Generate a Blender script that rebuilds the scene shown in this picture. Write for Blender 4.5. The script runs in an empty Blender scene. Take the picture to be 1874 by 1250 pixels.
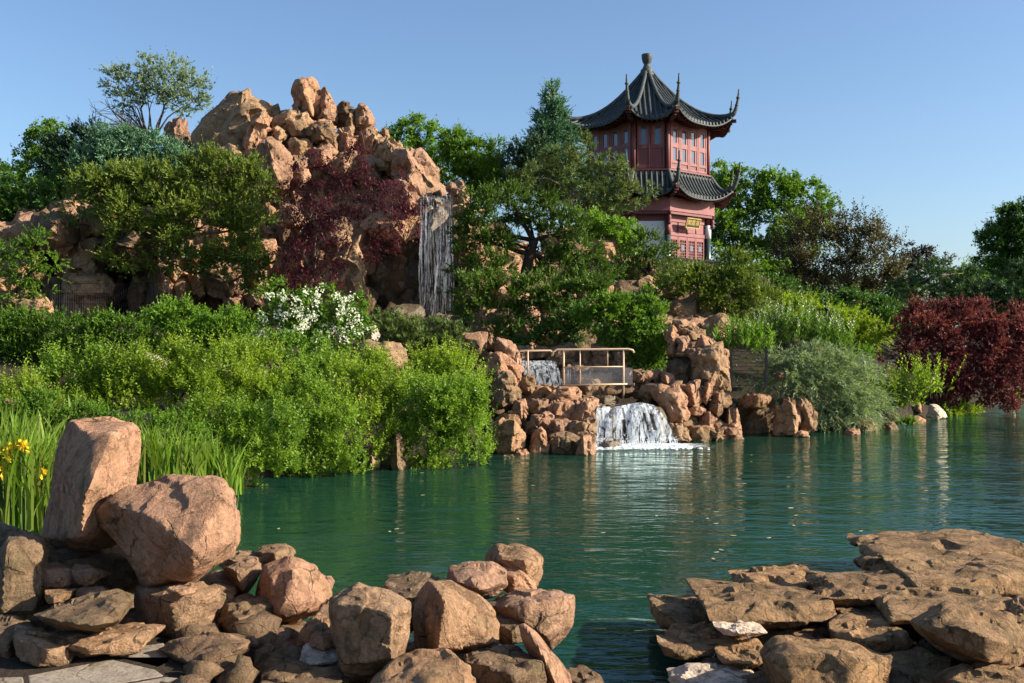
import bpy, bmesh, math, random
import numpy as np
from mathutils import Vector, Matrix, noise as mnoise

# ------------------------------------------------------------------ camera, sky, sun, exposure
SC = bpy.context.scene
COL = SC.collection
FX = 1822.0          # focal length in photograph pixels (35 mm lens, 1874 px wide)
CX, HY = 937.0, 620.0
CAMZ = 2.2

cam_d = bpy.data.cameras.new('camera')
cam_d.lens = 35.0
cam_d.sensor_width = 36.0
cam_d.clip_start = 0.1
cam_d.clip_end = 5000
cam_d.shift_y = -0.0027
cam = bpy.data.objects.new('camera', cam_d)
cam.location = (0, 0, CAMZ)
cam.rotation_euler = (math.radians(90), 0, 0)
COL.objects.link(cam)
SC.camera = cam

SUN_AZ = math.radians(82)      # to the right of straight behind the camera
SUN_EL = math.radians(26)
sun_dir = Vector((math.sin(SUN_AZ) * math.cos(SUN_EL), -math.cos(SUN_AZ) * math.cos(SUN_EL), math.sin(SUN_EL)))
world = bpy.data.worlds.new('World')
SC.world = world
world.use_nodes = True
wn = world.node_tree
for n in list(wn.nodes):
    wn.nodes.remove(n)
wo = wn.nodes.new('ShaderNodeOutputWorld')
wb = wn.nodes.new('ShaderNodeBackground')
sky = wn.nodes.new('ShaderNodeTexSky')
sky.sky_type = 'NISHITA'
sky.sun_disc = False
sky.sun_elevation = SUN_EL
sky.sun_rotation = math.atan2(sun_dir.x, sun_dir.y)
sky.altitude = 0
sky.air_density = 1.0
sky.dust_density = 1.2
sky.ozone_density = 4.0
wb.inputs['Strength'].default_value = 0.092
wn.links.new(sky.outputs[0], wb.inputs[0])
wn.links.new(wb.outputs[0], wo.inputs[0])
sun_d = bpy.data.lights.new('sun', 'SUN')
sun_d.energy = 5.0
sun_d.angle = math.radians(0.5)
sun_d.color = (1.0, 0.90, 0.76)
sun_o = bpy.data.objects.new('sun', sun_d)
sun_o.rotation_euler = sun_dir.to_track_quat('Z', 'Y').to_euler()
sun_o.location = (20, -20, 30)
COL.objects.link(sun_o)
SC.view_settings.view_transform = 'Standard'
SC.view_settings.look = 'None'
SC.view_settings.exposure = 1.05
SC.view_settings.gamma = 1.0
SC.cycles.max_bounces = 6
SC.cycles.diffuse_bounces = 2
SC.cycles.glossy_bounces = 3
SC.cycles.transparent_max_bounces = 24
SC.cycles.transmission_bounces = 4
SC.cycles.use_denoising = True


# ------------------------------------------------------------------ helpers
def P(px, py, d):
    """the point of the place that lies d metres away and is seen at this pixel of the photograph"""
    return np.array([(px - CX) / FX * d, d, CAMZ + (HY - py) / FX * d])


def _hash(ix, iy, iz, seed):
    h = (ix * 374761393 + iy * 668265263 + iz * 2147483647 + seed * 1274126177) & 0xFFFFFFFF
    h = ((h ^ (h >> 13)) * 1274126177) & 0xFFFFFFFF
    h = ((h ^ (h >> 15)) * 2246822519) & 0xFFFFFFFF
    return ((h ^ (h >> 16)) & 0xFFFFFF) / float(0xFFFFFF)


def vnoise(p, seed=0):
    p = np.asarray(p, dtype=np.float64)
    i = np.floor(p).astype(np.int64)
    f = p - i
    f = f * f * (3 - 2 * f)
    r = 0
    for dx in (0, 1):
        for dy in (0, 1):
            for dz in (0, 1):
                w = (f[:, 0] if dx else 1 - f[:, 0]) * (f[:, 1] if dy else 1 - f[:, 1]) * (f[:, 2] if dz else 1 - f[:, 2])
                r = r + w * _hash(i[:, 0] + dx, i[:, 1] + dy, i[:, 2] + dz, seed)
    return r * 2 - 1


def fbm(p, octv=4, seed=0, gain=0.5):
    s = 0
    a = 1.0
    p = np.asarray(p, dtype=np.float64)
    for k in range(octv):
        s = s + a * vnoise(p, seed + k * 17)
        p = p * 2.03 + 5.3
        a *= gain
    return s


def fast_mesh(name, V, F, var=None, smooth=False):
    me = bpy.data.meshes.new(name)
    V = np.ascontiguousarray(V, dtype=np.float32)
    F = np.ascontiguousarray(F, dtype=np.int32)
    m, k = F.shape
    me.vertices.add(len(V))
    me.vertices.foreach_set('co', V.ravel())
    me.loops.add(m * k)
    me.loops.foreach_set('vertex_index', F.ravel())
    me.polygons.add(m)
    me.polygons.foreach_set('loop_start', np.arange(0, m * k, k, dtype=np.int32))
    if smooth:
        me.polygons.foreach_set('use_smooth', np.ones(m, dtype=bool))
    if var is not None:
        a = me.attributes.new('var', 'FLOAT', 'POINT')
        a.data.foreach_set('value', np.ascontiguousarray(var, dtype=np.float32))
    me.update(calc_edges=True)
    return me


def tag(o, label=None, cat=None, group=None, kind=None):
    if label:
        o['label'] = label
    if cat:
        o['category'] = cat
    if group:
        o['group'] = group
    if kind:
        o['kind'] = kind
    return o


def link(name, me, mat=None, parent=None, loc=None):
    o = bpy.data.objects.new(name, me)
    COL.objects.link(o)
    if mat is not None and me is not None:
        me.materials.append(mat)
    if parent is not None:
        o.parent = parent
        # every thing's Empty has no rotation here unless stated, so a plain offset keeps world places
        if loc is not None:
            o.location = Vector(loc) - Vector(parent.location)
        else:
            o.location = -Vector(parent.location)
    elif loc is not None:
        o.location = loc
    return o


def empty(name, loc, label, cat, group=None):
    o = bpy.data.objects.new(name, None)
    o.empty_display_size = 0.2
    COL.objects.link(o)
    o.location = Vector(loc)
    tag(o, label, cat, group)
    return o


class MB:
    """collects polygons into one mesh"""
    def __init__(s):
        s.V = []
        s.F = []

    def add(s, V, F):
        n = len(s.V)
        s.V += [tuple(v) for v in V]
        s.F += [tuple(i + n for i in f) for f in F]

    def box(s, c, sx, sy, sz, M=None):
        V = [(x * sx / 2, y * sy / 2, z * sz / 2) for x in (-1, 1) for y in (-1, 1) for z in (-1, 1)]
        F = [(0, 1, 3, 2), (4, 6, 7, 5), (0, 4, 5, 1), (2, 3, 7, 6), (0, 2, 6, 4), (1, 5, 7, 3)]
        W = []
        for v in V:
            v = Vector(v)
            if M is not None:
                v = M @ v
            W.append(v + Vector(c))
        s.add(W, F)

    def tube(s, pts, r, sides=6, cap=True):
        pts = [Vector(p) for p in pts]
        n = len(pts)
        if not hasattr(r, '__len__'):
            r = [r] * n
        up = None
        V = []
        for i, p in enumerate(pts):
            t = (pts[min(i + 1, n - 1)] - pts[max(i - 1, 0)])
            if t.length < 1e-9:
                t = Vector((0, 0, 1))
            t.normalize()
            if up is None:
                up = Vector((0, 0, 1)) if abs(t.z) < .9 else Vector((1, 0, 0))
            u = t.cross(up)
            if u.length < 1e-6:
                u = t.orthogonal()
            u.normalize()
            w = u.cross(t)
            up = w
            for k in range(sides):
                a = 2 * math.pi * k / sides
                V.append(p + (u * math.cos(a) + w * math.sin(a)) * r[i])
        F = []
        for i in range(n - 1):
            for k in range(sides):
                a = i * sides + k
                b = i * sides + (k + 1) % sides
                F.append((a, b, b + sides, a + sides))
        if cap:
            F.append(tuple(range(sides))[::-1])
            F.append(tuple((n - 1) * sides + k for k in range(sides)))
        s.add(V, F)

    def lathe(s, prof, c, sides=16):
        c = Vector(c)
        V = []
        for r, z in prof:
            for k in range(sides):
                a = 2 * math.pi * k / sides
                V.append(c + Vector((r * math.cos(a), r * math.sin(a), z)))
        F = []
        for i in range(len(prof) - 1):
            for k in range(sides):
                a = i * sides + k
                b = i * sides + (k + 1) % sides
                F.append((a, b, b + sides, a + sides))
        F.append(tuple(range(sides))[::-1])
        F.append(tuple((len(prof) - 1) * sides + k for k in range(sides)))
        s.add(V, F)

    def prism(s, poly_bottom, poly_top):
        n = len(poly_bottom)
        F = [tuple(range(n))[::-1], tuple(range(n, 2 * n))]
        for i in range(n):
            j = (i + 1) % n
            F.append((i, j, n + j, n + i))
        s.add(list(poly_bottom) + list(poly_top), F)

    def build(s, name, mat, parent=None, smooth=False, M=None):
        me = bpy.data.meshes.new(name)
        V = s.V
        if M is not None:
            V = [tuple(M @ Vector(v)) for v in V]
        me.from_pydata(V, [], s.F)
        if smooth:
            for p in me.polygons:
                p.use_smooth = True
        me.update()
        return link(name, me, mat, parent)


# ------------------------------------------------------------------ materials
class NT:
    def __init__(s, name):
        s.m = bpy.data.materials.new(name)
        s.m.use_nodes = True
        s.t = s.m.node_tree
        for n in list(s.t.nodes):
            s.t.nodes.remove(n)
        s.out = s.n('ShaderNodeOutputMaterial')

    def n(s, typ, **kw):
        o = s.t.nodes.new(typ)
        for k, v in kw.items():
            setattr(o, k, v)
        return o

    def l(s, a, b):
        s.t.links.new(a, b)

    def noise(s, vec, scale, detail=4, rough=0.55, dist=0.0):
        o = s.n('ShaderNodeTexNoise')
        o.inputs['Scale'].default_value = scale
        o.inputs['Detail'].default_value = detail
        o.inputs['Roughness'].default_value = rough
        o.inputs['Distortion'].default_value = dist
        if vec is not None:
            s.l(vec, o.inputs['Vector'])
        return o

    def ramp(s, fac, stops):
        o = s.n('ShaderNodeValToRGB')
        e = o.color_ramp.elements
        while len(e) < len(stops):
            e.new(0.5)
        for i, (p, c) in enumerate(stops):
            e[i].position = p
            e[i].color = tuple(c) + (1,) if len(c) == 3 else c
        s.l(fac, o.inputs[0])
        return o

    def mix(s, fac, a, b, blend='MIX'):
        o = s.n('ShaderNodeMix', data_type='RGBA', blend_type=blend)
        for i, v in ((0, fac), (6, a), (7, b)):
            if hasattr(v, 'is_output'):
                s.l(v, o.inputs[i])
            elif i == 0:
                o.inputs[0].default_value = v
            else:
                o.inputs[i].default_value = tuple(v) + (1,)
        return o.outputs[2]

    def math(s, op, a, b=0.0, clamp=False):
        o = s.n('ShaderNodeMath', operation=op)
        o.use_clamp = clamp
        for i, v in ((0, a), (1, b)):
            if hasattr(v, 'is_output'):
                s.l(v, o.inputs[i])
            else:
                o.inputs[i].default_value = v
        return o.outputs[0]

    def bsdf(s, col, rough=0.8, spec=0.3, bump=None, bstr=0.3, bdist=0.02, metal=0.0):
        b = s.n('ShaderNodeBsdfPrincipled')
        for key, v in (('Base Color', col), ('Roughness', rough), ('Specular IOR Level', spec), ('Metallic', metal)):
            if hasattr(v, 'is_output'):
                s.l(v, b.inputs[key])
            else:
                b.inputs[key].default_value = (tuple(v) + (1,)) if key == 'Base Color' else v
        if bump is not None:
            bn = s.n('ShaderNodeBump')
            bn.inputs['Strength'].default_value = bstr
            bn.inputs['Distance'].default_value = bdist
            s.l(bump, bn.inputs['Height'])
            s.l(bn.outputs[0], b.inputs['Normal'])
        return b

    def done(s, sh):
        s.l(sh.outputs[0], s.out.inputs['Surface'])
        return s.m


def mat_plain(name, col, rough=0.6, spec=0.3, var=0.25, scale=6.0, metal=0.0):
    t = NT(name)
    tc = t.n('ShaderNodeTexCoord')
    nz = t.noise(tc.outputs['Object'], scale, 5, 0.6)
    c = t.ramp(nz.outputs[0], [(0.3, [x * (1 - var) for x in col]), (0.7, [min(1, x * (1 + var)) for x in col])])
    return t.done(t.bsdf(c.outputs[0], rough, spec, nz.outputs[0], 0.2, 0.01, metal))


def mat_rock(name, cols, fscale=1.0, bump=0.9, lichen=0.5, wet=False, pale=(0.52, 0.40, 0.29), layered=True):
    """cols: three base colours mixed by large noise"""
    t = NT(name)
    tc = t.n('ShaderNodeTexCoord')
    oi = t.n('ShaderNodeObjectInfo')
    sh = t.n('ShaderNodeVectorMath', operation='MULTIPLY_ADD')
    t.l(oi.outputs['Random'], sh.inputs[0])
    sh.inputs[1].default_value = (37.0, 91.0, 53.0)
    t.l(tc.outputs['Object'], sh.inputs[2])
    v = sh.outputs[0]
    n1 = t.noise(v, 1.6 * fscale, 6, 0.62, 0.6)
    n2 = t.noise(v, 9.0 * fscale, 8, 0.7)
    n3 = t.noise(v, 38.0 * fscale, 4, 0.7)
    big = t.ramp(n1.outputs[0], [(0.30, cols[0]), (0.48, cols[1]), (0.68, cols[2])])
    # lichen and stain patches: shapes of their own
    lm = t.noise(v, 3.1 * fscale, 8, 0.72, 0.3)
    lf = t.ramp(lm.outputs[0], [(0.56 - 0.06 * lichen, (0, 0, 0)), (0.66 - 0.04 * lichen, (1, 1, 1))])
    lc = t.mix(n2.outputs[0], (0.09, 0.062, 0.03), (0.22, 0.165, 0.085))
    c = t.mix(t.math('MULTIPLY', lf.outputs[0], 0.72), big.outputs[0], lc)
    # pale mineral veins
    pm = t.ramp(t.noise(v, 2.3 * fscale, 8, 0.68, 1.2).outputs[0], [(0.62, (0, 0, 0)), (0.70, (1, 1, 1))])
    c = t.mix(t.math('MULTIPLY', pm.outputs[0], 0.55), c, pale)
    # grain
    g = t.ramp(n3.outputs[0], [(0.32, (0.62, 0.62, 0.62)), (0.62, (1.12, 1.12, 1.12))])
    c = t.mix(0.8, c, g.outputs[0], 'MULTIPLY')
    g2 = t.ramp(n2.outputs[0], [(0.30, (0.62, 0.60, 0.58)), (0.60, (1.1, 1.1, 1.1))])
    c = t.mix(0.75, c, g2.outputs[0], 'MULTIPLY')
    # hairline crack lines in a darker colour, only here and there
    vd = t.n('ShaderNodeTexVoronoi', feature='DISTANCE_TO_EDGE')
    vd.inputs['Scale'].default_value = 1.5 * fscale
    wd = t.n('ShaderNodeVectorMath', operation='MULTIPLY_ADD')
    t.l(n1.outputs[1], wd.inputs[0])
    wd.inputs[1].default_value = (0.30 / fscale,) * 3
    t.l(v, wd.inputs[2])
    t.l(wd.outputs[0], vd.inputs['Vector'])
    ck = t.ramp(vd.outputs['Distance'], [(0.0, (1, 1, 1)), (0.014, (0, 0, 0))])
    cm = t.ramp(lm.outputs[0], [(0.46, (0, 0, 0)), (0.58, (1, 1, 1))])
    c = t.mix(t.math('MULTIPLY', t.math('MULTIPLY', ck.outputs[0], cm.outputs[0]), .8), c, (0.05, 0.032, 0.02))
    # per rock tone
    tone = t.ramp(oi.outputs['Random'], [(0.0, (0.82, 0.80, 0.80)), (0.5, (1.0, 1.0, 1.0)), (1.0, (1.12, 1.04, 0.96))])
    c = t.mix(1.0, c, tone.outputs[0], 'MULTIPLY')
    # height: grain, pits and cracks
    cr = t.n('ShaderNodeTexVoronoi', feature='DISTANCE_TO_EDGE')
    cr.inputs['Scale'].default_value = 2.1 * fscale
    wv = t.n('ShaderNodeVectorMath', operation='MULTIPLY_ADD')
    t.l(n2.outputs[1], wv.inputs[0])
    wv.inputs[1].default_value = (0.22 / fscale,) * 3
    t.l(v, wv.inputs[2])
    t.l(wv.outputs[0], cr.inputs['Vector'])
    ce = t.ramp(cr.outputs['Distance'], [(0.0, (0, 0, 0)), (0.03, (1, 1, 1))])
    h = t.math('ADD', t.math('MULTIPLY', n2.outputs[0], 1.0), t.math('MULTIPLY', n3.outputs[0], 0.28))
    h = t.math('ADD', h, t.math('MULTIPLY', ce.outputs[0], 0.22))
    h = t.math('SUBTRACT', h, t.math('MULTIPLY', t.math('MULTIPLY', ck.outputs[0], cm.outputs[0]), 0.5))
    if layered:
        mp = t.n('ShaderNodeMapping')
        mp.inputs['Rotation'].default_value = (0.5, 0.3, 0)
        mp.inputs['Scale'].default_value = (2.2 * fscale, 2.2 * fscale, 13 * fscale)
        t.l(v, mp.inputs[0])
        n4 = t.noise(mp.outputs[0], 1.0, 5, 0.6)
        h = t.math('ADD', h, t.math('MULTIPLY', n4.outputs[0], 0.45))
    b = t.bsdf(c, 0.35 if wet else 0.88, 0.5 if wet else 0.18, h, bump, 0.06 / fscale)
    return t.done(b)


def mat_leaf(name, c0, c1, trans=0.32, rough=0.5, spec=0.25, tip=None):
    """c0..c1 by the leaf's own random value"""
    t = NT(name)
    a = t.n('ShaderNodeAttribute', attribute_name='var')
    ge = t.n('ShaderNodeNewGeometry')
    nz = t.noise(ge.outputs['Position'], 0.9, 3, 0.6)
    f = t.math('ADD', t.math('MULTIPLY', a.outputs['Fac'], 0.7), t.math('MULTIPLY', t.math('SUBTRACT', nz.outputs[0], 0.35), 0.9), True)
    stops = [(0.0, c0), (0.75, c1)]
    if tip:
        stops.append((1.0, tip))
    c = t.ramp(f, stops)
    b = t.bsdf(c.outputs[0], rough, spec)
    tr = t.n('ShaderNodeBsdfTranslucent')
    tc = t.mix(1.0, c.outputs[0], (1.5, 1.6, 0.7), 'MULTIPLY')
    t.l(tc, tr.inputs[0])
    mx = t.n('ShaderNodeMixShader')
    mx.inputs[0].default_value = trans
    t.l(b.outputs[0], mx.inputs[1])
    t.l(tr.outputs[0], mx.inputs[2])
    return t.done(mx)


M = {}
PINK = [(0.294, 0.161, 0.100), (0.392, 0.228, 0.142), (0.273, 0.163, 0.092)]
TAN = [(0.256, 0.161, 0.087), (0.354, 0.221, 0.129), (0.212, 0.129, 0.070)]
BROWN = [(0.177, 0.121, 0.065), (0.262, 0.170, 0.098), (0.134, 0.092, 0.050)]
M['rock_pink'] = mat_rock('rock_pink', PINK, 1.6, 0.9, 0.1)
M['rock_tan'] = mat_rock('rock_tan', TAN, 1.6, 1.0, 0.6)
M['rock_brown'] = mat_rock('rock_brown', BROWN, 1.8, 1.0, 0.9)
M['cliff_pink'] = mat_rock('cliff_pink', [(0.316, 0.177, 0.107), (0.415, 0.244, 0.151), (0.285, 0.180, 0.103)], 0.55, 0.8, 0.15, pale=(0.655, 0.504, 0.373))
M['cliff_tan'] = mat_rock('cliff_tan', [(0.338, 0.215, 0.114), (0.439, 0.274, 0.155), (0.264, 0.172, 0.091)], 0.6, 0.9, 0.5, pale=(0.753, 0.572, 0.406))
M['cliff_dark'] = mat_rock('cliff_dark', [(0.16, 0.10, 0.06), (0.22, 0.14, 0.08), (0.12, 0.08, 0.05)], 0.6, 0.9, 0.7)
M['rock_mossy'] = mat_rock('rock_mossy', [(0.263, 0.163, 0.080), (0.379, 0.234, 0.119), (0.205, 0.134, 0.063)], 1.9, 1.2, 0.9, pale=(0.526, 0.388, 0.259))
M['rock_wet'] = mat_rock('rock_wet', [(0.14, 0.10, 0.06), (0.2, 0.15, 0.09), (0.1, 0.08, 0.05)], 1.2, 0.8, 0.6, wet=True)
M['paving'] = mat_rock('paving', [(0.27, 0.23, 0.18), (0.34, 0.28, 0.21), (0.24, 0.20, 0.16)], 1.5, 0.35, 0.1, layered=False)
M['bark'] = mat_plain('bark', (0.11, 0.075, 0.05), 0.9, 0.1, 0.4, 9)
M['bark_pale'] = mat_plain('bark_pale', (0.26, 0.19, 0.14), 0.9, 0.1, 0.3, 9)
M['bark_dark'] = mat_plain('bark_dark', (0.045, 0.03, 0.022), 0.9, 0.1, 0.4, 9)
# ------------------------------------------------------------------ rocks
def unit(a):
    return a / np.maximum(np.linalg.norm(a, axis=-1, keepdims=True), 1e-9)


def simplify(poly, n):
    """drop the least telling corners of an outline until n are left"""
    p = [tuple(q) for q in poly]
    while len(p) > n:
        best = min(range(len(p)), key=lambda i: abs((p[i][0] - p[i - 1][0]) * (p[(i + 1) % len(p)][1] - p[i - 1][1]) - (p[(i + 1) % len(p)][0] - p[i - 1][0]) * (p[i][1] - p[i - 1][1])))
        p.pop(best)
    return np.array(p, float)


_ico = {}


def ico(level):
    if level not in _ico:
        bm = bmesh.new()
        bmesh.ops.create_icosphere(bm, subdivisions=level, radius=1.0)
        V = np.array([v.co[:] for v in bm.verts])
        F = np.array([[v.index for v in f.verts] for f in bm.faces])
        bm.free()
        _ico[level] = (V / np.linalg.norm(V, axis=1)[:, None], F)
    return _ico[level]


def hull_planes(pts):
    bm = bmesh.new()
    for p in pts:
        bm.verts.new(p)
    r = bmesh.ops.convex_hull(bm, input=bm.verts)
    bm.normal_update()
    N, D = [], []
    for f in bm.faces:
        n = np.array(f.normal[:])
        if np.linalg.norm(n) < .5:
            continue
        p = np.array(f.verts[0].co[:])
        dd = float(n @ p)
        if dd < 0:
            n, dd = -n, -dd
        N.append(n)
        D.append(max(dd, 1e-3))
    bm.free()
    return np.array(N), np.array(D)


def rock_mesh(name, pts, seed, level=4, rough=1.0, sharp=70, chips=4, facet=1.0, upright=0.0):
    """closed faceted boulder whose hull is pts (world); returns mesh (local) and centre"""
    rng = np.random.default_rng(abs(int(seed)))
    pts = np.asarray(pts, float)
    lo, hi = pts.min(0), pts.max(0)
    c = (pts.mean(0) + (lo + hi) / 2) / 2
    ext = np.maximum((hi - lo) / 2, 1e-3)
    q = (pts - c) / ext
    N, D = hull_planes(q)
    # chip planes: small facets cut off the corners
    for _ in range(chips):
        n = rng.normal(size=3)
        n /= np.linalg.norm(n)
        sup = (q @ n).max()
        N = np.vstack([N, n])
        D = np.append(D, sup * rng.uniform(0.84, 0.96))
    Vd, F = ico(level)
    g = Vd @ N.T
    g = np.maximum(g, 1e-4) / D[None, :]
    mx = g.max(1)
    r = 1.0 / (mx * (((g / mx[:, None]) ** sharp).sum(1)) ** (1.0 / sharp))
    V = Vd * r[:, None]
    W = V * ext
    size = ext.mean()
    # fracture relief: quantised noise gives broken ledges, fbm gives weathering
    n_dir = W / (ext ** 2)
    n_dir /= np.linalg.norm(n_dir, axis=1)[:, None]
    s = 1.0 / size
    st = unit(rng.normal(size=3))                       # bedding direction of this stone
    pr = (W @ st) * s
    a = fbm(W * s * 1.2 + seed % 91, 2, seed)
    led = fbm(W * s * 1.5 + (seed % 57) * .7 + pr[:, None] * st * 1.6, 3, seed + 5)
    q_ = led * 3.2
    fl = np.floor(q_)
    led = (fl + np.clip((q_ - fl - .5) * 5 + .5, 0, 1)) / 3.2
    b = fbm(W * s * 6.0, 4, seed + 9, .62)
    rid = 1 - np.abs(fbm(W * s * 1.7 + 3, 2, seed + 21))
    # broken facets: each patch of the surface is its own slightly tilted plane
    fac = 0
    for (nc, amp) in ((int(rng.integers(16, 26)), .34), (int(rng.integers(50, 80)), .20)):
        sd = W[rng.integers(0, len(W), nc)] * rng.uniform(.9, 1.05, (nc, 1))
        wj = W + size * .06 * np.stack([vnoise(W * s * 4 + 9 * k, seed + k) for k in range(3)], 1)
        dm = np.sqrt(((wj[:, None, :] - sd[None]) ** 2).sum(2))
        o2 = np.argpartition(dm, 1, axis=1)[:, :2]
        rr_ = np.arange(len(W))
        da, db = dm[rr_, o2[:, 0]], dm[rr_, o2[:, 1]]
        tl = rng.normal(0, amp, (nc, 3))
        fa = ((W - sd[o2[:, 0]]) * tl[o2[:, 0]]).sum(1)
        fb = ((W - sd[o2[:, 1]]) * tl[o2[:, 1]]).sum(1)
        wa = np.clip(.5 + (db - da) / (size * .09), 0, 1)
        fac = fac + (fa * wa + fb * (1 - wa)) / size
    disp = size * rough * (0.020 * a + 0.028 * led + 0.014 * b + facet * np.clip(fac, -.13, .10) - 0.30 * np.clip(rid - .93, 0, .07))
    if upright:                                         # upright cleavage: long vertical ribs and clefts
        ub = fbm(W * s * np.array([2.6, 2.6, .45]) + seed % 37, 3, seed + 31, .55)
        disp = disp + size * upright * (np.floor(ub * 3) / 3 * .7 + ub * .3)
    W = W + n_dir * disp[:, None]
    me = fast_mesh(name, W, F, smooth=True)
    me.set_sharp_from_angle(angle=math.radians(24))
    return me, c


def rock_pts(poly, d, th, s=0.3, ridge=0.5, extra=None, lean=0.0, grow=1.06):
    """hull points of a block: poly is its outline seen from the bank, th its half depth in metres"""
    poly = simplify(poly, 7)
    x0, y0 = poly.min(0)
    x1, y1 = poly.max(0)
    W, H = max(x1 - x0, 1), max(y1 - y0, 1)
    cx, cy = (x0 + x1) / 2, (y0 + y1) / 2
    poly = np.array([cx, cy]) + (poly - [cx, cy]) * grow
    pts = []
    for (x, y) in poly:
        v = (y - y0) / H
        pts.append(P(x, y, d + th * (0.35 * (1 - v) - 0.1 * v) + lean * (1 - v)))
    for (x, y) in simplify(poly, 4):
        v = (y - y0) / H
        pts.append(P(cx + (x - cx) * .85, cy + (y - cy) * .85, d + th + lean * (1 - v)))
    rng = np.random.default_rng(abs(int(x0 * 13 + y0 * 7)))
    for (x, y) in simplify(poly, 5):
        v = (y - y0) / H
        u = (x - x0) / W
        prot = 1.0 - 0.95 * min(1.0, abs(u - ridge) / max(ridge, 1 - ridge))
        yy = y + s * H * (1 - v) * (1 if v < .5 else .5)
        pts.append(P(cx + (x - cx) * rng.uniform(.68, .92), cy + (yy - cy) * .92, d - th * (0.1 + .8 * prot) + lean * (1 - v)))
    # the near ridge: two corners that stand out most
    xr = x0 + W * ridge
    pts.append(P(xr, y0 + H * (s + .12), d - th * .95 + lean * .7))
    pts.append(P(xr + W * rng.uniform(-.12, .12), y1 - H * .12, d - th * rng.uniform(.85, 1.1)))
    if extra:
        for (x, y, o) in extra:
            pts.append(P(x, y, d + o))
    return np.array(pts)


def front_pts(poly, d, th, front, back=0.8, lean=0.0, grow=1.03):
    """as rock_pts but the near corners are given by hand: front = [(px, py, offset)]"""
    poly = simplify(poly, 9)
    y0, y1 = poly[:, 1].min(), poly[:, 1].max()
    cx, cy = poly.mean(0)
    poly = np.array([cx, cy]) + (poly - [cx, cy]) * grow
    pts = [P(x, y, d + lean * (y1 - y) / (y1 - y0)) for x, y in poly]
    pts += [P(cx + (x - cx) * back, cy + (y - cy) * back, d + th + lean * (y1 - y) / (y1 - y0)) for x, y in simplify(poly, 5)]
    pts += [P(x, y, d + o) for x, y, o in front]
    return np.array(pts)


def flat_pts(poly, d, th, s=.4, ridge=.5, grow=1.05):
    """a block or slab lying flat: level top seen from above, upright broken front in two faces"""
    poly = simplify(poly, 8)
    x0, y0 = poly.min(0)
    x1, y1 = poly.max(0)
    W, H = x1 - x0, y1 - y0
    c0 = np.array([(x0 + x1) / 2, (y0 + y1) / 2])
    poly = c0 + (poly - c0) * grow
    y0 -= (grow - 1) * H / 2
    yf = y0 + s * H
    zt = CAMZ - (yf - HY) / FX * d
    rng = np.random.default_rng(abs(int(x0 * 3 + y0 * 5)))
    tx, ty = rng.normal(0, .05, 2)

    def top(x, y):
        dd = (CAMZ - zt) * FX / max(y - HY, 30)
        dd = min(dd, d + 1.5 * th)
        q = P(x, y, dd)
        q[2] += (q[0] - P(c0[0], yf, d)[0]) * tx
        return q
    pts = []
    xs = [p[0] for p in poly if (p[1] - y0) / H < .6] or [x0, x1]
    for (x, y) in poly:
        v = (y - y0) / H
        if v < s + .12:
            pts.append(top(x, min(y, yf)))
        if v > .45:
            pts.append(P(x, y, d + .15 * th))
            b = P(x, y, d + .15 * th)
            pts.append(b + np.array([0, th * 1.3, 0]))
    xl, xr = min(xs), max(xs)
    m = W * .03
    pts.append(top(xl + m, yf - H * .06))
    pts.append(top(xr - m, yf - H * .06))
    xm = x0 + W * ridge
    dn = d - .55 * th
    pts.append(P(xm, HY + (CAMZ - zt) * FX / dn, dn))
    pts.append(P(xm + W * rng.uniform(-.08, .08), y1 - H * .04, dn + .12 * th))
    for u in (.12, .88):
        pts.append(P(x0 + W * u, y1 - H * .14, d - .12 * th))
    return np.array(pts)


def rnd_poly(rng, x0, y0, x1, y1, n=None):
    n = n or rng.integers(6, 9)
    a = np.sort((np.arange(n) + rng.uniform(-.35, .35, n)) / n * 2 * np.pi) + rng.uniform(0, 6)
    e = rng.uniform(.55, .9)
    x = np.sign(np.cos(a)) * np.abs(np.cos(a)) ** e
    y = np.sign(np.sin(a)) * np.abs(np.sin(a)) ** e
    k = rng.uniform(-.25, .25)
    x = x + k * y
    x = (x - x.min()) / (x.max() - x.min())
    y = (y - y.min()) / (y.max() - y.min())
    return np.stack([x0 + x * (x1 - x0), y0 + y * (y1 - y0)], 1)


def put_rock(name, pts, seed, mat, level, parent=None, label=None, cat=None, group=None, rough=1.0, sharp=70, chips=4, facet=1.0, upright=0.0):
    me, c = rock_mesh(name, pts, seed, level, rough, sharp, chips, facet, upright)
    o = link(name, me, mat, parent, c)
    if label or cat:
        tag(o, label, cat, group)
    return o


# ------------------------------------------------------------------ foliage


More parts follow.
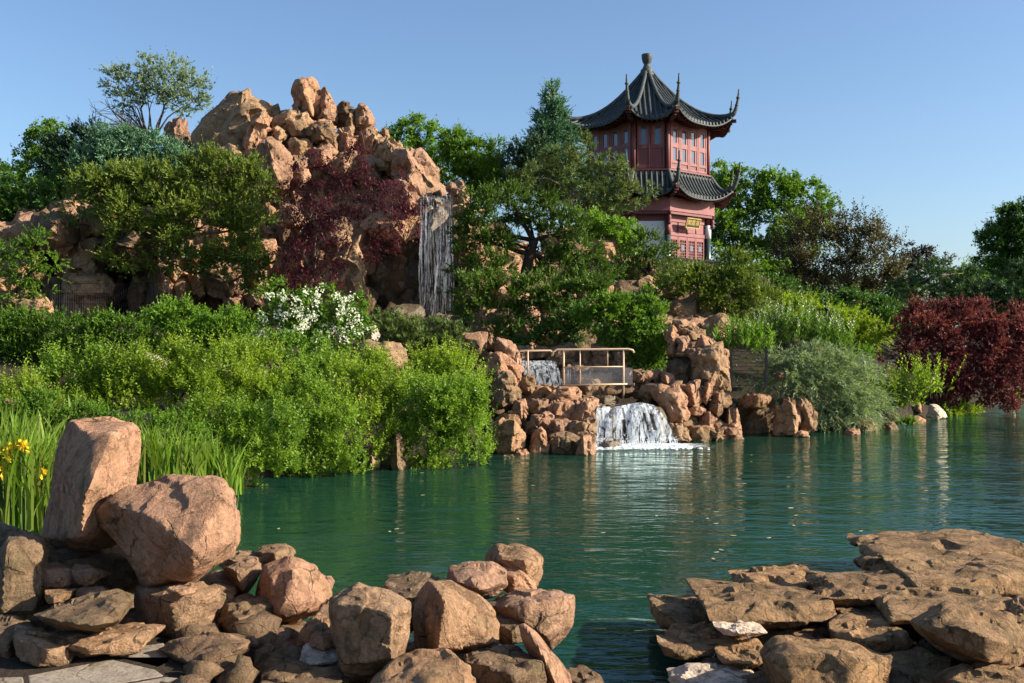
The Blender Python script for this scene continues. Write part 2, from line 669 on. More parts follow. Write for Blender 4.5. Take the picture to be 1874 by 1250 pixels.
def shoots(rng, base, dirs, L, n, ll, lw, ang=0.9, droop=0.0, upface=0.8, taper=0.45, tri=False, t0=0.12, clumpvar=None):
    S = len(base)
    t = np.linspace(t0, 1, n)[None, :, None]
    Lk = np.broadcast_to(np.asarray(L, float).reshape(-1, 1, 1), (S, 1, 1))
    pos = base[:, None, :] + dirs[:, None, :] * Lk * t
    dr = np.zeros_like(pos)
    dr[..., 2] = -(droop * Lk * t * t)[..., 0]
    pos = pos + dr
    d2 = unit(dirs[:, None, :] + np.concatenate([np.zeros((S, n, 2)), np.broadcast_to(-2 * droop * t, (S, n, 1))], 2))
    u = unit(np.cross(dirs, rng.normal(size=(S, 3))))
    w = np.cross(dirs, u)
    ph = np.arange(n)[None, :] * 2.4 + rng.uniform(0, 6.3, (S, 1)) + rng.normal(0, .3, (S, n))
    perp = u[:, None, :] * np.cos(ph)[..., None] + w[:, None, :] * np.sin(ph)[..., None]
    an = ang + rng.normal(0, .18, (S, n, 1))
    ld = unit(d2 * np.cos(an) + perp * np.sin(an) + rng.normal(0, .12, (S, n, 3)))
    nrm = rng.normal(0, 1, (S, n, 3)) * (1 - upface) + np.array([0.15, -.25, 1.0]) * upface
    side = unit(np.cross(ld, nrm))
    sz = (1 - taper * t) * rng.uniform(.55, 1.4, (S, n, 1))
    a = pos
    tip = pos + ld * ll * sz
    if tri:
        h = side * lw * .5 * sz
        V = np.stack([a - h, a + h, tip], 2).reshape(-1, 3)
        F = np.arange(S * n * 3).reshape(-1, 3)
        k = 3
    else:
        mid = pos + ld * ll * .48 * sz
        h = side * lw * .5 * sz
        V = np.stack([a, mid + h, tip, mid - h], 2).reshape(-1, 3)
        F = np.arange(S * n * 4).reshape(-1, 4)
        k = 4
    var = rng.uniform(0, 1, (S, 1)) * .55 + rng.uniform(0, 1, (S, n)) * .45
    var = var * .8 + .25 * (t[..., 0] - .4)          # paler young tips; inner ends painted darker, like shade inside the plant
    if clumpvar is not None:
        var = var * .6 + clumpvar[:, None] * .4
    return V, F, np.repeat(var.ravel(), k)


def foliage_pts(rng, lobes, d, clump_px, cover, leaf_area_px, n, inner=0.22, top_bias=0.15, shell=(.62, 1.0)):
    """clump centres and shoot bases on and in the given ellipsoids"""
    s = d / FX
    B, O, CV, CC = [], [], [], []
    for lb in lobes:
        px, py, rx, ry = lb[:4]
        dd = lb[4] if len(lb) > 4 else 0.0
        rd = lb[5] if len(lb) > 5 else (rx + ry) / 2 * s * .9
        c = P(px, py, d + dd)
        R = np.array([rx * s, rd, ry * s])
        area = math.pi * rx * ry
        nshoot = max(12, int(cover * area / leaf_area_px / n))
        nc = max(6, int(area / (math.pi * clump_px ** 2) * 3.6))
        v = unit(rng.normal(size=(nc * 3, 3)))
        keep = (v[:, 1] < .3) | (rng.uniform(size=len(v)) < .28)
        v = v[keep][:nc]
        rho = np.where(rng.uniform(size=len(v)) < inner, rng.uniform(.15, shell[0], len(v)), rng.uniform(shell[0], shell[1], len(v)))
        # an uneven outline: the shell radius wobbles with direction
        wob = 1 + .16 * fbm(v * 1.9 + px * .013, 2, abs(int(px)) % 97)
        cc = c + v * R * rho[:, None] * wob[:, None]
        idx = rng.integers(0, len(cc), nshoot)
        cr = clump_px * s * rng.uniform(.6, 1.3, len(cc))
        off = rng.normal(size=(nshoot, 3))
        off = unit(off) * (rng.uniform(0, 1, (nshoot, 1)) ** .45)
        outw = unit(v * np.array([1, 1, 1.0]) / np.maximum(R / R.max(), .2))
        off = off + outw[idx] * .35
        b = cc[idx] + off * cr[idx][:, None] * .8 * np.array([1.15, 1.1, .75])
        B.append(b)
        O.append(unit(off + outw[idx] * .8))
        cvv = rng.uniform(0, 1, len(cc))
        CV.append(cvv[idx])
        CC.append(cc)
    return np.concatenate(B), np.concatenate(O), np.concatenate(CV), np.concatenate(CC)


DENS = 5.6
KINDS = {
    # n leaves, leaf length px, leaf width px, shoot px, angle, up, out, droop, upface, tri
    'broad': dict(n=7, ll=9, lw=5.5, sh=14, ang=1.0, up=.35, out=.9, droop=.15, upface=.6),
    'fine': dict(tri=True, n=9, ll=6.5, lw=3.4, sh=14, ang=.8, up=.5, out=.8, droop=.1, upface=.5),
    'juniper': dict(tri=True, n=12, ll=6.0, lw=2.6, sh=15, ang=.55, up=.55, out=.9, droop=.0, upface=.35),
    'pine': dict(tri=True, n=16, ll=9.0, lw=1.5, sh=9, ang=.75, up=.55, out=.7, droop=.0, upface=.2),
    'maple': dict(n=7, ll=9.5, lw=3.4, sh=15, ang=1.1, up=.0, out=1.0, droop=.35, upface=.85),
    'smoke': dict(tri=True, n=16, ll=5.0, lw=2.4, sh=15, ang=.9, up=.4, out=.9, droop=.05, upface=.1),
    'upright': dict(n=15, ll=8.0, lw=4.0, sh=34, ang=.95, up=1.5, out=.55, droop=.06, upface=.55),
    'willow': dict(n=16, ll=11, lw=1.7, sh=32, ang=.5, up=.5, out=1.1, droop=.45, upface=.2),
}


def crown_mesh(name, lobes, d, kind, seed, cover=1.0, clump=16, scale=1.0, inner=.22, **kw):
    k = dict(KINDS[kind])
    k.update(kw)
    rng = np.random.default_rng(abs(int(seed)))
    s = d / FX
    ll, lw = k['ll'] * scale, k['lw'] * scale
    la = max(2.0, ll * lw * .5 * .55)
    B, O, CV, CC = foliage_pts(rng, lobes, d, clump, DENS * cover, la, k['n'], inner)
    dirs = unit(O * k['out'] + rng.normal(0, .45, O.shape) + np.array([0, 0, k['up']]))
    L = k['sh'] * scale * s * np.clip(rng.lognormal(-.08, .38, len(B)), .4, 2.3)
    V, F, var = shoots(rng, B, dirs, L, k['n'], ll * s, lw * s * (1.15 if k.get('tri') else 1), k['ang'], k['droop'], k['upface'], clumpvar=CV, tri=k.get('tri', False))
    return fast_mesh(name, V, F, var), CC


def curve_pts(a, b, rng, n=7, sag=0.0, wob=0.08):
    a, b = np.array(a, float), np.array(b, float)
    t = np.linspace(0, 1, n)[:, None]
    L = np.linalg.norm(b - a)
    m = np.sin(np.pi * t)
    off = rng.normal(0, wob * L, 3)
    p = a + (b - a) * t + m * off + np.cumsum(rng.normal(0, wob * L * .22, (n, 3)), 0) * m
    p[:, 2] += (sag * L * m)[:, 0]
    return p


def limbs(mb, rng, base, fork, targets, r0, sides=5, sub=0):
    """trunk, a few main limbs, and branches that leave the nearest limb for each clump of leaves"""
    base, fork = np.array(base, float), np.array(fork, float)
    targets = np.array(targets, float)
    tp = curve_pts(base, fork, rng, 7, 0, .05)
    mb.tube(tp, list(np.linspace(r0, r0 * .72, 7)), 7)
    nm = max(2, min(7, len(targets) // 5))
    order = rng.permutation(len(targets))
    nodes, rad = [tp[4], tp[5], tp[6]], [r0 * .5] * 3
    far = order[:nm]
    for q in far:
        st = tp[rng.integers(4, 7)]
        p = curve_pts(st, st + (targets[q] - st) * .8, rng, 9, .05, .09)
        r = r0 * rng.uniform(.38, .55)
        rr = np.linspace(r, r * .25, 9)
        mb.tube(p, list(rr), sides + 1, False)
        for k in range(2, 9):
            nodes.append(p[k])
            rad.append(rr[k])
    for q in order[nm:]:
        N_ = np.array(nodes)
        k = int(((N_ - targets[q]) ** 2).sum(1).argmin())
        p = curve_pts(N_[k], targets[q], rng, 6, .04, .09)
        r = min(rad[k] * .75, r0 * .3)
        rr = np.linspace(r, r * .2, 6)
        mb.tube(p, list(rr), sides, False)
        for m in (3, 4):
            nodes.append(p[m])
            rad.append(rr[m])
        for _ in range(sub):
            j = rng.integers(2, 5)
            L = np.linalg.norm(p[-1] - p[0]) + .2
            e = p[j] + unit(p[5] - p[0] + rng.normal(0, .6, 3) * L) * L * rng.uniform(.3, .6)
            mb.tube(curve_pts(p[j], e, rng, 4, .03, .08), list(np.linspace(rr[j] * .6, .004, 4)), 4, False)


def plant(name, label, cat, lobes, d, kind, mat, seed, base=None, fork=None, bark='bark', r0=.12, nlimb=14, group=None,
          cover=1.0, clump=16, scale=1.0, sub=1, part='crown', stem='trunk', inner=.22, **kw):
    """a tree or shrub: trunk with limbs and a crown of leaves"""
    rng = np.random.default_rng(seed + 1000)
    if base is None:
        b = max(lobes, key=lambda l: l[2] * l[3])
        base = P(b[0], b[1] + b[3] * .9, d + .3)
    else:
        base = P(base[0], base[1], d + (base[2] if len(base) > 2 else 0))
    o = empty(name, base, label, cat, group)
    me, CC = crown_mesh(part, lobes, d, kind, seed, cover, clump, scale, inner, **kw)
    link(part, me, M[mat], o)
    if nlimb:
        f = P(fork[0], fork[1], d + (fork[2] if len(fork) > 2 else 0)) if fork is not None else base + (CC.mean(0) - base) * .45
        mb = MB()
        idx = rng.choice(len(CC), min(nlimb, len(CC)), replace=False)
        limbs(mb, rng, base, f, CC[idx], r0, 5, sub)
        mb.build(stem, M[bark], o, True)
    return o
# ------------------------------------------------------------------ ground, water
FAR = np.array([(-80, 9), (-30, 10), (-12, 10.2), (-5.6, 12.0), (-4.1, 15.6), (-2.6, 17.1), (-1.0, 18.2), (-.6, 20.5), (0.2, 22.4), (2.6, 23.2), (5.0, 23.4),
                (6.5, 23.6), (7.2, 24.1), (8.85, 25.0), (12, 28.2), (17.7, 34.5), (24, 42), (40, 50), (55, 40), (70, 20)])
NEAR = np.array([(-80, 8.2), (-12, 8.2), (-5.2, 8.8), (-3.2, 8.2), (-1.6, 7.4), (-.4, 7.1), (.2, 6.6), (.5, 5.2), (.7, 4.9), (1.0, 6.2), (1.6, 7.4), (2.6, 8.4), (4.5, 9.6), (7, 10.5), (20, 12), (55, 16), (70, 19)])


def ground_z(x, y):
    x = np.asarray(x, float)
    y = np.asarray(y, float)
    ys = np.interp(x, FAR[:, 0], FAR[:, 1])
    yn = np.interp(x, NEAR[:, 0], NEAR[:, 1])
    z = np.full(np.broadcast(x, y).shape, -1.1)
    # far side
    t = y - ys
    left = np.clip((1.0 - x) / 4, 0, 1)
    rise = left * np.interp(t, [0, 3, 8, 12, 16], [0, .35, .95, 2.1, 2.6]) + (1 - left) * np.interp(t, [0, .5, 3, 8, 20], [0, .5, 1.0, 1.9, 2.6])
    farright = np.clip((x - 9) / 4, 0, 1)
    rise = rise * (1 - farright) + farright * np.interp(t, [0, 1.2, 5, 12, 30], [0, .35, .6, 1.4, 2.4])
    wob = .12 * fbm(np.stack([x * .7, y * .7, x * 0], -1).reshape(-1, 3), 3, 3).reshape(z.shape)
    farz = np.interp(t, [-1.6, -.2, .15], [-1.1, -.25, .03]) + rise + wob * np.clip(t, 0, 1)
    m1 = 7.0 * np.exp(-(((x + 8.5) / 7.5) ** 4 + ((y - 38.5) / 6.0) ** 4))
    m3 = 3.8 * np.exp(-(((x + 18) / 7.0) ** 4 + ((y - 38.5) / 7.0) ** 4))
    m2 = 3.0 * np.exp(-(((x - 5.5) / 9) ** 4 + ((y - 45) / 11) ** 4))
    farz = farz + np.maximum(m1, np.maximum(m2, m3)) * np.clip(t / 6, 0, 1)
    # near side
    tn = yn - y
    nz = np.interp(tn, [-1.2, 0, .4, 1.5], [-1.1, -.12, .06, .18])
    lf = np.clip((-.6 - x) / .8, 0, 1)
    nz = nz + np.interp(tn, [0, .5, 2.2], [0, .08, .42]) * lf
    z = np.where(y > (ys + yn) / 2, farz, nz)
    far_fade = np.clip((np.hypot(x, y - 30) - 60) / 60, 0, 1)
    z = z * (1 - far_fade) + np.where(z > 0, 1.6, z) * far_fade
    return z


def axis(lo, hi, c0, c1, step):
    a = list(np.arange(c0, c1, step))
    v, s = c1, step
    while v < hi:
        a.append(v)
        s *= 1.35
        v += s
    a.append(hi)
    v, s = c0, step
    pre = []
    while v > lo:
        s *= 1.35
        v -= s
        pre.append(max(v, lo))
    return np.array(sorted(set([round(q, 4) for q in pre + a])))


gx = axis(-900, 900, -22, 24, .4)
gy = axis(-300, 1500, 1.5, 56, .35)
X, Y = np.meshgrid(gx, gy, indexing='ij')
Z = ground_z(X, Y)
V = np.stack([X, Y, Z], -1).reshape(-1, 3)
nx, ny = len(gx), len(gy)
ii, jj = np.meshgrid(np.arange(nx - 1), np.arange(ny - 1), indexing='ij')
a = (ii * ny + jj).ravel()
F = np.stack([a, a + ny, a + ny + 1, a + 1], 1)
t = NT('soil')
ge = t.n('ShaderNodeNewGeometry')
n1 = t.noise(ge.outputs['Position'], .8, 6, .6)
n2 = t.noise(ge.outputs['Position'], 14, 6, .7)
c = t.ramp(n1.outputs[0], [(.35, (.035, .027, .02)), (.55, (.055, .04, .028)), (.7, (.03, .024, .017))])
c2 = t.mix(.6, c.outputs[0], t.ramp(n2.outputs[0], [(.3, (.5, .5, .5)), (.7, (1.2, 1.2, 1.2))]).outputs[0], 'MULTIPLY')
M['soil'] = t.done(t.bsdf(c2, .95, .1, n2.outputs[0], .8, .06))
g = link('ground', fast_mesh('ground', V, F, smooth=True), M['soil'])
tag(g, kind='structure')

# the pond: murky green water over its bed
t = NT('pond_water')
ge = t.n('ShaderNodeNewGeometry')
mp = t.n('ShaderNodeMapping')
mp.inputs['Scale'].default_value = (.55, 1.25, 1)
mp.inputs['Rotation'].default_value = (0, 0, .25)
t.l(ge.outputs['Position'], mp.inputs[0])
w1 = t.noise(mp.outputs[0], 2.2, 3, .5, .5)
w2 = t.noise(mp.outputs[0], 7.5, 3, .55, .4)
w3 = t.noise(ge.outputs['Position'], .35, 2, .5)
# ripple rings spread from the foot of the cascade
dist = t.n('ShaderNodeVectorMath', operation='DISTANCE')
t.l(ge.outputs['Position'], dist.inputs[0])
dist.inputs[1].default_value = (2.8, 20.2, 0)
near = t.n('ShaderNodeMapRange')
near.inputs['From Min'].default_value = 1.0
near.inputs['From Max'].default_value = 12.0
near.inputs['To Min'].default_value = 1.6
near.inputs['To Max'].default_value = 0.75
t.l(dist.outputs['Value'], near.inputs[0])
h = t.math('ADD', t.math('MULTIPLY', w1.outputs[0], 1.0), t.math('MULTIPLY', w2.outputs[0], .30))
h = t.math('MULTIPLY', h, t.math('MULTIPLY', near.outputs[0], t.math('ADD', t.math('MULTIPLY', w3.outputs[0], 2.2), -.25)))
bp = t.n('ShaderNodeBump')
bp.inputs['Strength'].default_value = .75
bp.inputs['Distance'].default_value = .055
t.l(h, bp.inputs['Height'])
gl = t.n('ShaderNodeBsdfGlossy')
gl.inputs['Roughness'].default_value = .03
gl.inputs['Color'].default_value = (.78, .90, .82, 1)
df = t.n('ShaderNodeBsdfDiffuse')
df.inputs['Color'].default_value = (.011, .060, .038, 1)
tr = t.n('ShaderNodeBsdfTransparent')
tr.inputs['Color'].default_value = (.16, .34, .26, 1)
mb_ = t.n('ShaderNodeMixShader')
mb_.inputs[0].default_value = .35
t.l(df.outputs[0], mb_.inputs[1])
t.l(tr.outputs[0], mb_.inputs[2])
fr = t.n('ShaderNodeFresnel')
fr.inputs['IOR'].default_value = 1.34
t.l(bp.outputs[0], gl.inputs['Normal'])
t.l(bp.outputs[0], fr.inputs['Normal'])
mx = t.n('ShaderNodeMixShader')
t.l(t.math('MULTIPLY', fr.outputs[0], 1.0, True), mx.inputs[0])
t.l(mb_.outputs[0], mx.inputs[1])
t.l(gl.outputs[0], mx.inputs[2])
M['pond'] = t.done(mx)
wx = np.linspace(-60, 75, 28)
wy = np.linspace(3.5, 60, 14)
X, Y = np.meshgrid(wx, wy, indexing='ij')
V = np.stack([X, Y, X * 0], -1).reshape(-1, 3)
ii, jj = np.meshgrid(np.arange(27), np.arange(13), indexing='ij')
a = (ii * 14 + jj).ravel()
F = np.stack([a, a + 14, a + 15, a + 1], 1)
tag(link('pond_water', fast_mesh('pond_water', V, F), M['pond']), kind='structure')

# a few fallen leaves afloat
r = np.random.default_rng(55)
V, F = [], []
for k in range(46):
    if k < 12:
        d_ = r.uniform(9, 13)
        x, y = (1380 + r.normal(0, 60) - CX) / FX * d_, d_
    else:
        y = r.uniform(8.5, 19)
        x = r.uniform(-3, 6)
    a = r.uniform(0, 6.28)
    n0 = len(V)
    for q in range(6):
        t_ = q / 6 * 2 * math.pi
        u_, v_ = .04 * math.cos(t_), .018 * math.sin(t_)
        V.append((x + u_ * math.cos(a) - v_ * math.sin(a), y + u_ * math.sin(a) + v_ * math.cos(a), .005 + .006 * abs(math.cos(t_))))
    F += [(n0, n0 + 1, n0 + 2, n0 + 3), (n0, n0 + 3, n0 + 4, n0 + 5)]
M['dry_leaf'] = mat_plain('dry_leaf', (.42, .36, .18), .6, .3, .3)
tag(link('floating_leaves', fast_mesh('floating_leaves', np.array(V), np.array(F)), M['dry_leaf']), 'small pale leaves floating on the pond', 'leaves', kind='stuff')
# ------------------------------------------------------------------ the artificial rock mountain (mortared together: one thing)
mtn = empty('rock_mountain', (-7, 33, 2.5), 'tall artificial mountain of mortared salmon pink boulders with a cave and waterfall', 'rock mountain')
rs = np.random.default_rng(5)
GROW = 1.14


def mrock(poly, d, th, front=None, mat='cliff_pink', level=3, seed=0, s=.12, ridge=.5, lean=0, rough=1.1, parent=None, name='rock', sharp=70):
    if not front and name == 'rock' and min(p[1] for p in poly) > 695:
        pts = flat_pts(poly, d, th, max(s, .22), ridge, grow=GROW)
    elif front:
        pts = front_pts(poly, d, th, front, lean=lean, grow=GROW)
    else:
        pts = rock_pts(poly, d, th, s, ridge, lean=lean, grow=GROW + .04)
    return put_rock(name, pts, seed + int(poly[0][0]) * 7 + int(poly[0][1]), M[mat], level, parent or mtn, rough=rough, sharp=sharp, chips=3, facet=1.2, upright=.075 if mat.startswith('cliff') else .02)


TR = [
    # outline, distance, half depth, near corners, material
    ([(365, 283), (368, 245), (392, 215), (415, 192), (424, 182), (454, 181), (463, 176), (488, 187), (497, 200), (498, 228), (480, 262), (450, 285), (400, 300)], 34.0, 1.4,
     [(426, 205, -1.3), (412, 243, -1.5), (398, 262, -1.2), (470, 200, -1.2), (486, 230, -1.1), (440, 285, -1.2)], 'cliff_tan', 4),
    ([(446, 268), (447, 250), (461, 222), (480, 208), (494, 222), (491, 250), (478, 272), (462, 282)], 32.3, .6, [(466, 228, -.6), (455, 262, -.6), (486, 235, -.45)], 'cliff_pink', 4),
    ([(396, 292), (400, 276), (418, 267), (437, 275), (446, 293), (443, 308), (400, 312)], 31.6, .6, [(424, 276, -.5), (428, 305, -.7), (440, 292, -.4)], 'cliff_pink', 3),
    ([(474, 300), (478, 275), (487, 256), (500, 260), (520, 278), (533, 300), (532, 330), (521, 350), (478, 345)], 31.2, .7, [(491, 262, -.5), (499, 300, -.9), (502, 340, -.9), (528, 318, -.5)], 'cliff_pink', 4),
    ([(445, 285), (455, 276), (475, 278), (474, 315), (450, 318)], 31.8, .5, None, 'cliff_tan', 3),
    ([(494, 216), (495, 197), (507, 195), (515, 210), (514, 224), (502, 226)], 34.8, .5, [(508, 200, -.4), (511, 220, -.4)], 'cliff_tan', 3),
    ([(511, 224), (515, 206), (527, 204), (533, 218), (528, 232)], 34.6, .4, None, 'cliff_pink', 3),
    ([(504, 240), (508, 222), (528, 209), (556, 210), (571, 230), (567, 250), (535, 252), (512, 250)], 33.4, .8, [(530, 214, -.7), (556, 222, -.75), (545, 245, -.9)], 'cliff_tan', 4),
    ([(536, 170), (538, 152), (543, 145), (556, 142), (574, 148), (583, 162), (587, 176), (582, 214), (570, 221), (556, 213), (541, 196)], 34.0, .6,
     [(552, 150, -.45), (558, 172, -.6), (568, 200, -.6), (573, 216, -.45), (549, 180, -.2), (580, 170, -.35)], 'cliff_pink', 4),
    ([(527, 214), (536, 200), (548, 198), (566, 214), (566, 228), (540, 226)], 33.9, .6, None, 'cliff_tan', 3),
    ([(586, 196), (588, 170), (594, 163), (606, 180), (617, 201), (613, 222), (603, 232), (580, 230)], 34.0, .5, [(597, 176, -.4), (600, 215, -.55), (612, 205, -.3), (590, 225, -.5)], 'cliff_pink', 4),
    ([(562, 242), (573, 230), (604, 230), (614, 246), (602, 262), (572, 258)], 32.6, .6, None, 'cliff_dark', 3),
    ([(574, 222), (605, 222), (612, 236), (590, 244), (572, 236)], 33.3, .5, None, 'cliff_pink', 3),
    ([(494, 236), (515, 233), (526, 247), (516, 262), (500, 258)], 32.6, .5, [(514, 240, -.5), (510, 256, -.5)], 'cliff_tan', 3),
    ([(612, 216), (617, 204), (627, 189), (641, 190), (649, 210), (645, 232), (628, 238), (614, 228)], 34.2, .6, [(630, 196, -.5), (640, 222, -.5), (620, 222, -.4)], 'cliff_dark', 3),
    ([(634, 232), (640, 206), (648, 204), (648, 240), (640, 246)], 33.8, .4, None, 'cliff_tan', 3),
    ([(648, 222), (650, 202), (658, 193), (671, 197), (681, 215), (685, 228), (674, 243), (650, 242)], 34.0, .6, [(662, 200, -.5), (674, 230, -.5), (655, 230, -.5)], 'cliff_pink', 4),
    ([(617, 272), (622, 240), (640, 237), (649, 258), (646, 284), (622, 286)], 33.0, .6, [(634, 246, -.5), (640, 276, -.55)], 'cliff_pink', 3),
    ([(600, 270), (606, 246), (622, 244), (618, 275), (608, 284)], 32.9, .5, None, 'cliff_pink', 3),
    ([(662, 262), (665, 242), (688, 236), (698, 256), (694, 280), (672, 285)], 33.4, .6, [(684, 246, -.5), (680, 275, -.6)], 'cliff_tan', 3),
    ([(682, 290), (690, 256), (706, 256), (708, 275), (700, 300), (686, 305)], 33.0, .5, None, 'cliff_tan', 3),
    ([(698, 252), (702, 235), (710, 238), (712, 258)], 33.8, .3, None, 'cliff_pink', 3),
    ([(690, 304), (692, 283), (708, 254), (724, 255), (738, 271), (734, 296), (722, 312), (700, 312)], 32.2, .7, [(716, 262, -.6), (722, 300, -.7), (704, 290, -.6)], 'cliff_tan', 4),
    ([(720, 302), (722, 285), (731, 275), (752, 273), (768, 278), (782, 290), (797, 314), (806, 340), (811, 357), (768, 356), (752, 340), (724, 318)], 31.4, 1.0,
     [(748, 280, -.7), (752, 300, -1.0), (750, 330, -1.0), (785, 330, -.6), (800, 352, -.4), (770, 352, -.7)], 'cliff_pink', 5),
    ([(718, 345), (722, 328), (744, 330), (762, 348), (768, 372), (768, 398), (746, 402), (726, 380)], 30.8, .8, [(742, 338, -.7), (756, 372, -.8), (750, 398, -.8)], 'cliff_pink', 4),
    ([(605, 315), (608, 300), (622, 284), (648, 280), (654, 300), (652, 318), (622, 322)], 32.2, .7, [(630, 292, -.6), (628, 316, -.7)], 'cliff_tan', 3),
    ([(566, 290), (574, 268), (600, 266), (612, 280), (600, 300), (575, 300)], 32.2, .7, None, 'cliff_pink', 3),
    ([(655, 320), (662, 288), (688, 290), (695, 318), (672, 335)], 32.2, .7, None, 'cliff_pink', 3),
    ([(528, 268), (540, 254), (566, 258), (570, 280), (552, 292), (532, 288)], 32.4, .6, None, 'cliff_tan', 3),
    ([(532, 318), (538, 290), (562, 292), (568, 318), (550, 340)], 31.6, .6, None, 'cliff_pink', 3),
    # right of the fall
    ([(818, 350), (822, 338), (836, 335), (849, 337), (855, 358), (858, 375), (828, 376)], 30.6, .5, [(830, 346, -.35), (846, 340, -.4), (850, 372, -.4)], 'cliff_pink', 4),
    ([(828, 378), (870, 377), (880, 386), (868, 394), (830, 393)], 30.2, .7, None, 'cliff_tan', 3),
    # left pinnacle among the trees
    ([(300, 268), (305, 244), (318, 221), (330, 216), (341, 228), (349, 250), (354, 280), (305, 285)], 36.2, .8, [(326, 224, -.6), (318, 262, -.8), (345, 262, -.4)], 'cliff_pink', 4),
    # the pier between maple and cave
    ([(588, 545), (590, 505), (622, 470), (640, 455), (655, 440), (662, 470), (665, 500), (668, 535), (669, 580), (600, 585)], 28.6, .9, [(630, 490, -.8), (652, 520, -.8), (650, 575, -.8), (615, 560, -.9)], 'cliff_tan', 4),
    ([(600, 470), (606, 430), (632, 425), (640, 450), (636, 480), (612, 490)], 29.1, .8, None, 'cliff_tan', 3),
    ([(590, 425), (600, 402), (630, 400), (638, 424), (620, 436), (600, 436)], 29.8, .7, None, 'cliff_dark', 3),
    ([(510, 392), (514, 370), (540, 385), (560, 404), (548, 420), (520, 410)], 29.8, .7, None, 'cliff_pink', 3),
    # lower left block wall
    ([(372, 522), (374, 500), (398, 490), (418, 500), (440, 505), (448, 535), (444, 542), (400, 540), (380, 534)], 28.2, .8, [(400, 504, -.6), (430, 512, -.6), (420, 536, -.7)], 'cliff_pink', 4),
    ([(395, 512), (402, 484), (418, 486), (432, 510), (428, 526), (408, 520)], 28.6, .8, None, 'cliff_pink', 3),
    ([(412, 565), (413, 543), (446, 542), (448, 566)], 28.0, .7, None, 'cliff_pink', 3),
    ([(447, 562), (448, 536), (480, 530), (479, 562)], 28.2, .7, None, 'cliff_pink', 3),
    ([(455, 505), (470, 490), (488, 500), (486, 532), (456, 535)], 28.7, .7, None, 'cliff_tan', 3),
    ([(470, 470), (478, 440), (500, 442), (505, 470), (492, 488)], 28.8, .7, None, 'cliff_pink', 3),
    ([(345, 535), (350, 500), (372, 495), (378, 530), (366, 545)], 28.4, .7, None, 'cliff_tan', 3),
    ([(310, 555), (312, 520), (340, 512), (350, 540), (345, 560)], 28.2, .7, None, 'cliff_tan', 3),
    ([(275, 545), (280, 512), (306, 505), (316, 535), (308, 560), (280, 562)], 28.0, .7, None, 'cliff_pink', 3),
    ([(240, 540), (246, 512), (270, 506), (280, 530), (275, 565), (244, 566)], 28.4, .7, None, 'cliff_tan', 3),
    ([(300, 500), (305, 470), (330, 468), (338, 500), (320, 515)], 28.9, .7, None, 'cliff_tan', 3),
    ([(335, 470), (345, 440), (372, 438), (380, 470), (360, 482)], 29.2, .7, None, 'cliff_pink', 3),
    ([(330, 430), (340, 405), (365, 405), (372, 432), (350, 442)], 29.8, .7, None, 'cliff_pink', 3),
    ([(380, 440), (388, 412), (412, 412), (416, 445), (396, 452)], 29.5, .7, None, 'cliff_pink', 3),
    # pedestal and leaning column by the left cave
    ([(119, 528), (121, 512), (150, 506), (190, 508), (203, 520), (203, 532), (190, 541), (124, 541)], 27.6, .7, [(130, 514, -.5), (190, 514, -.6), (196, 532, -.6), (130, 538, -.6)], 'cliff_tan', 4),
    ([(122, 580), (124, 541), (186, 541), (185, 580)], 27.7, .55, None, 'cliff_pink', 4),
    ([(120, 512), (122, 485), (136, 450), (144, 432), (180, 430), (195, 440), (190, 470), (183, 510)], 28.4, .7, [(138, 480, -.5), (150, 440, -.5), (172, 450, -.7), (172, 500, -.7)], 'cliff_tan', 4),
    ([(150, 415), (152, 395), (165, 382), (188, 380), (204, 392), (204, 412), (190, 428), (160, 430)], 28.2, .8, [(170, 390, -.6), (192, 392, -.6), (188, 420, -.6)], 'cliff_tan', 4),
    ([(95, 408), (98, 388), (120, 384), (140, 392), (136, 410), (112, 416)], 29.2, .7, None, 'cliff_pink', 3),
    # far left boulders
    ([(-12, 440), (-10, 420), (20, 413), (54, 411), (62, 430), (60, 455), (30, 468), (-10, 470)], 28.4, .9, [(20, 418, -.6), (50, 430, -.6), (20, 455, -.6)], 'cliff_tan', 4),
    ([(-20, 575), (-20, 537), (30, 536), (78, 546), (84, 562), (74, 580)], 26.2, .8, [(10, 545, -.6), (70, 552, -.6), (60, 574, -.6)], 'cliff_pink', 4),
    ([(-15, 530), (-15, 510), (8, 511), (18, 525), (14, 536)], 27.0, .5, None, 'cliff_pink', 3),
    ([(80, 575), (84, 550), (96, 552), (98, 574)], 26.6, .4, None, 'cliff_tan', 3),
]
for i, (poly, d, th, fr, mt, lv) in enumerate(TR):
    mrock(poly, d, th, fr, mt, min(5, lv + 1), seed=11 * i)


# inner body: rocks of the slope behind the traced ones
def mdist(py):
    return 29.3 + (560 - py) / 380 * 5.0


def inside(px, py):
    top = np.interp(px, [-40, 90, 150, 300, 360, 375, 420, 490, 530, 600, 680, 720, 790, 815, 870, 900], [400, 380, 330, 262, 265, 262, 200, 212, 232, 240, 250, 290, 330, 372, 392, 420])
    return py > top


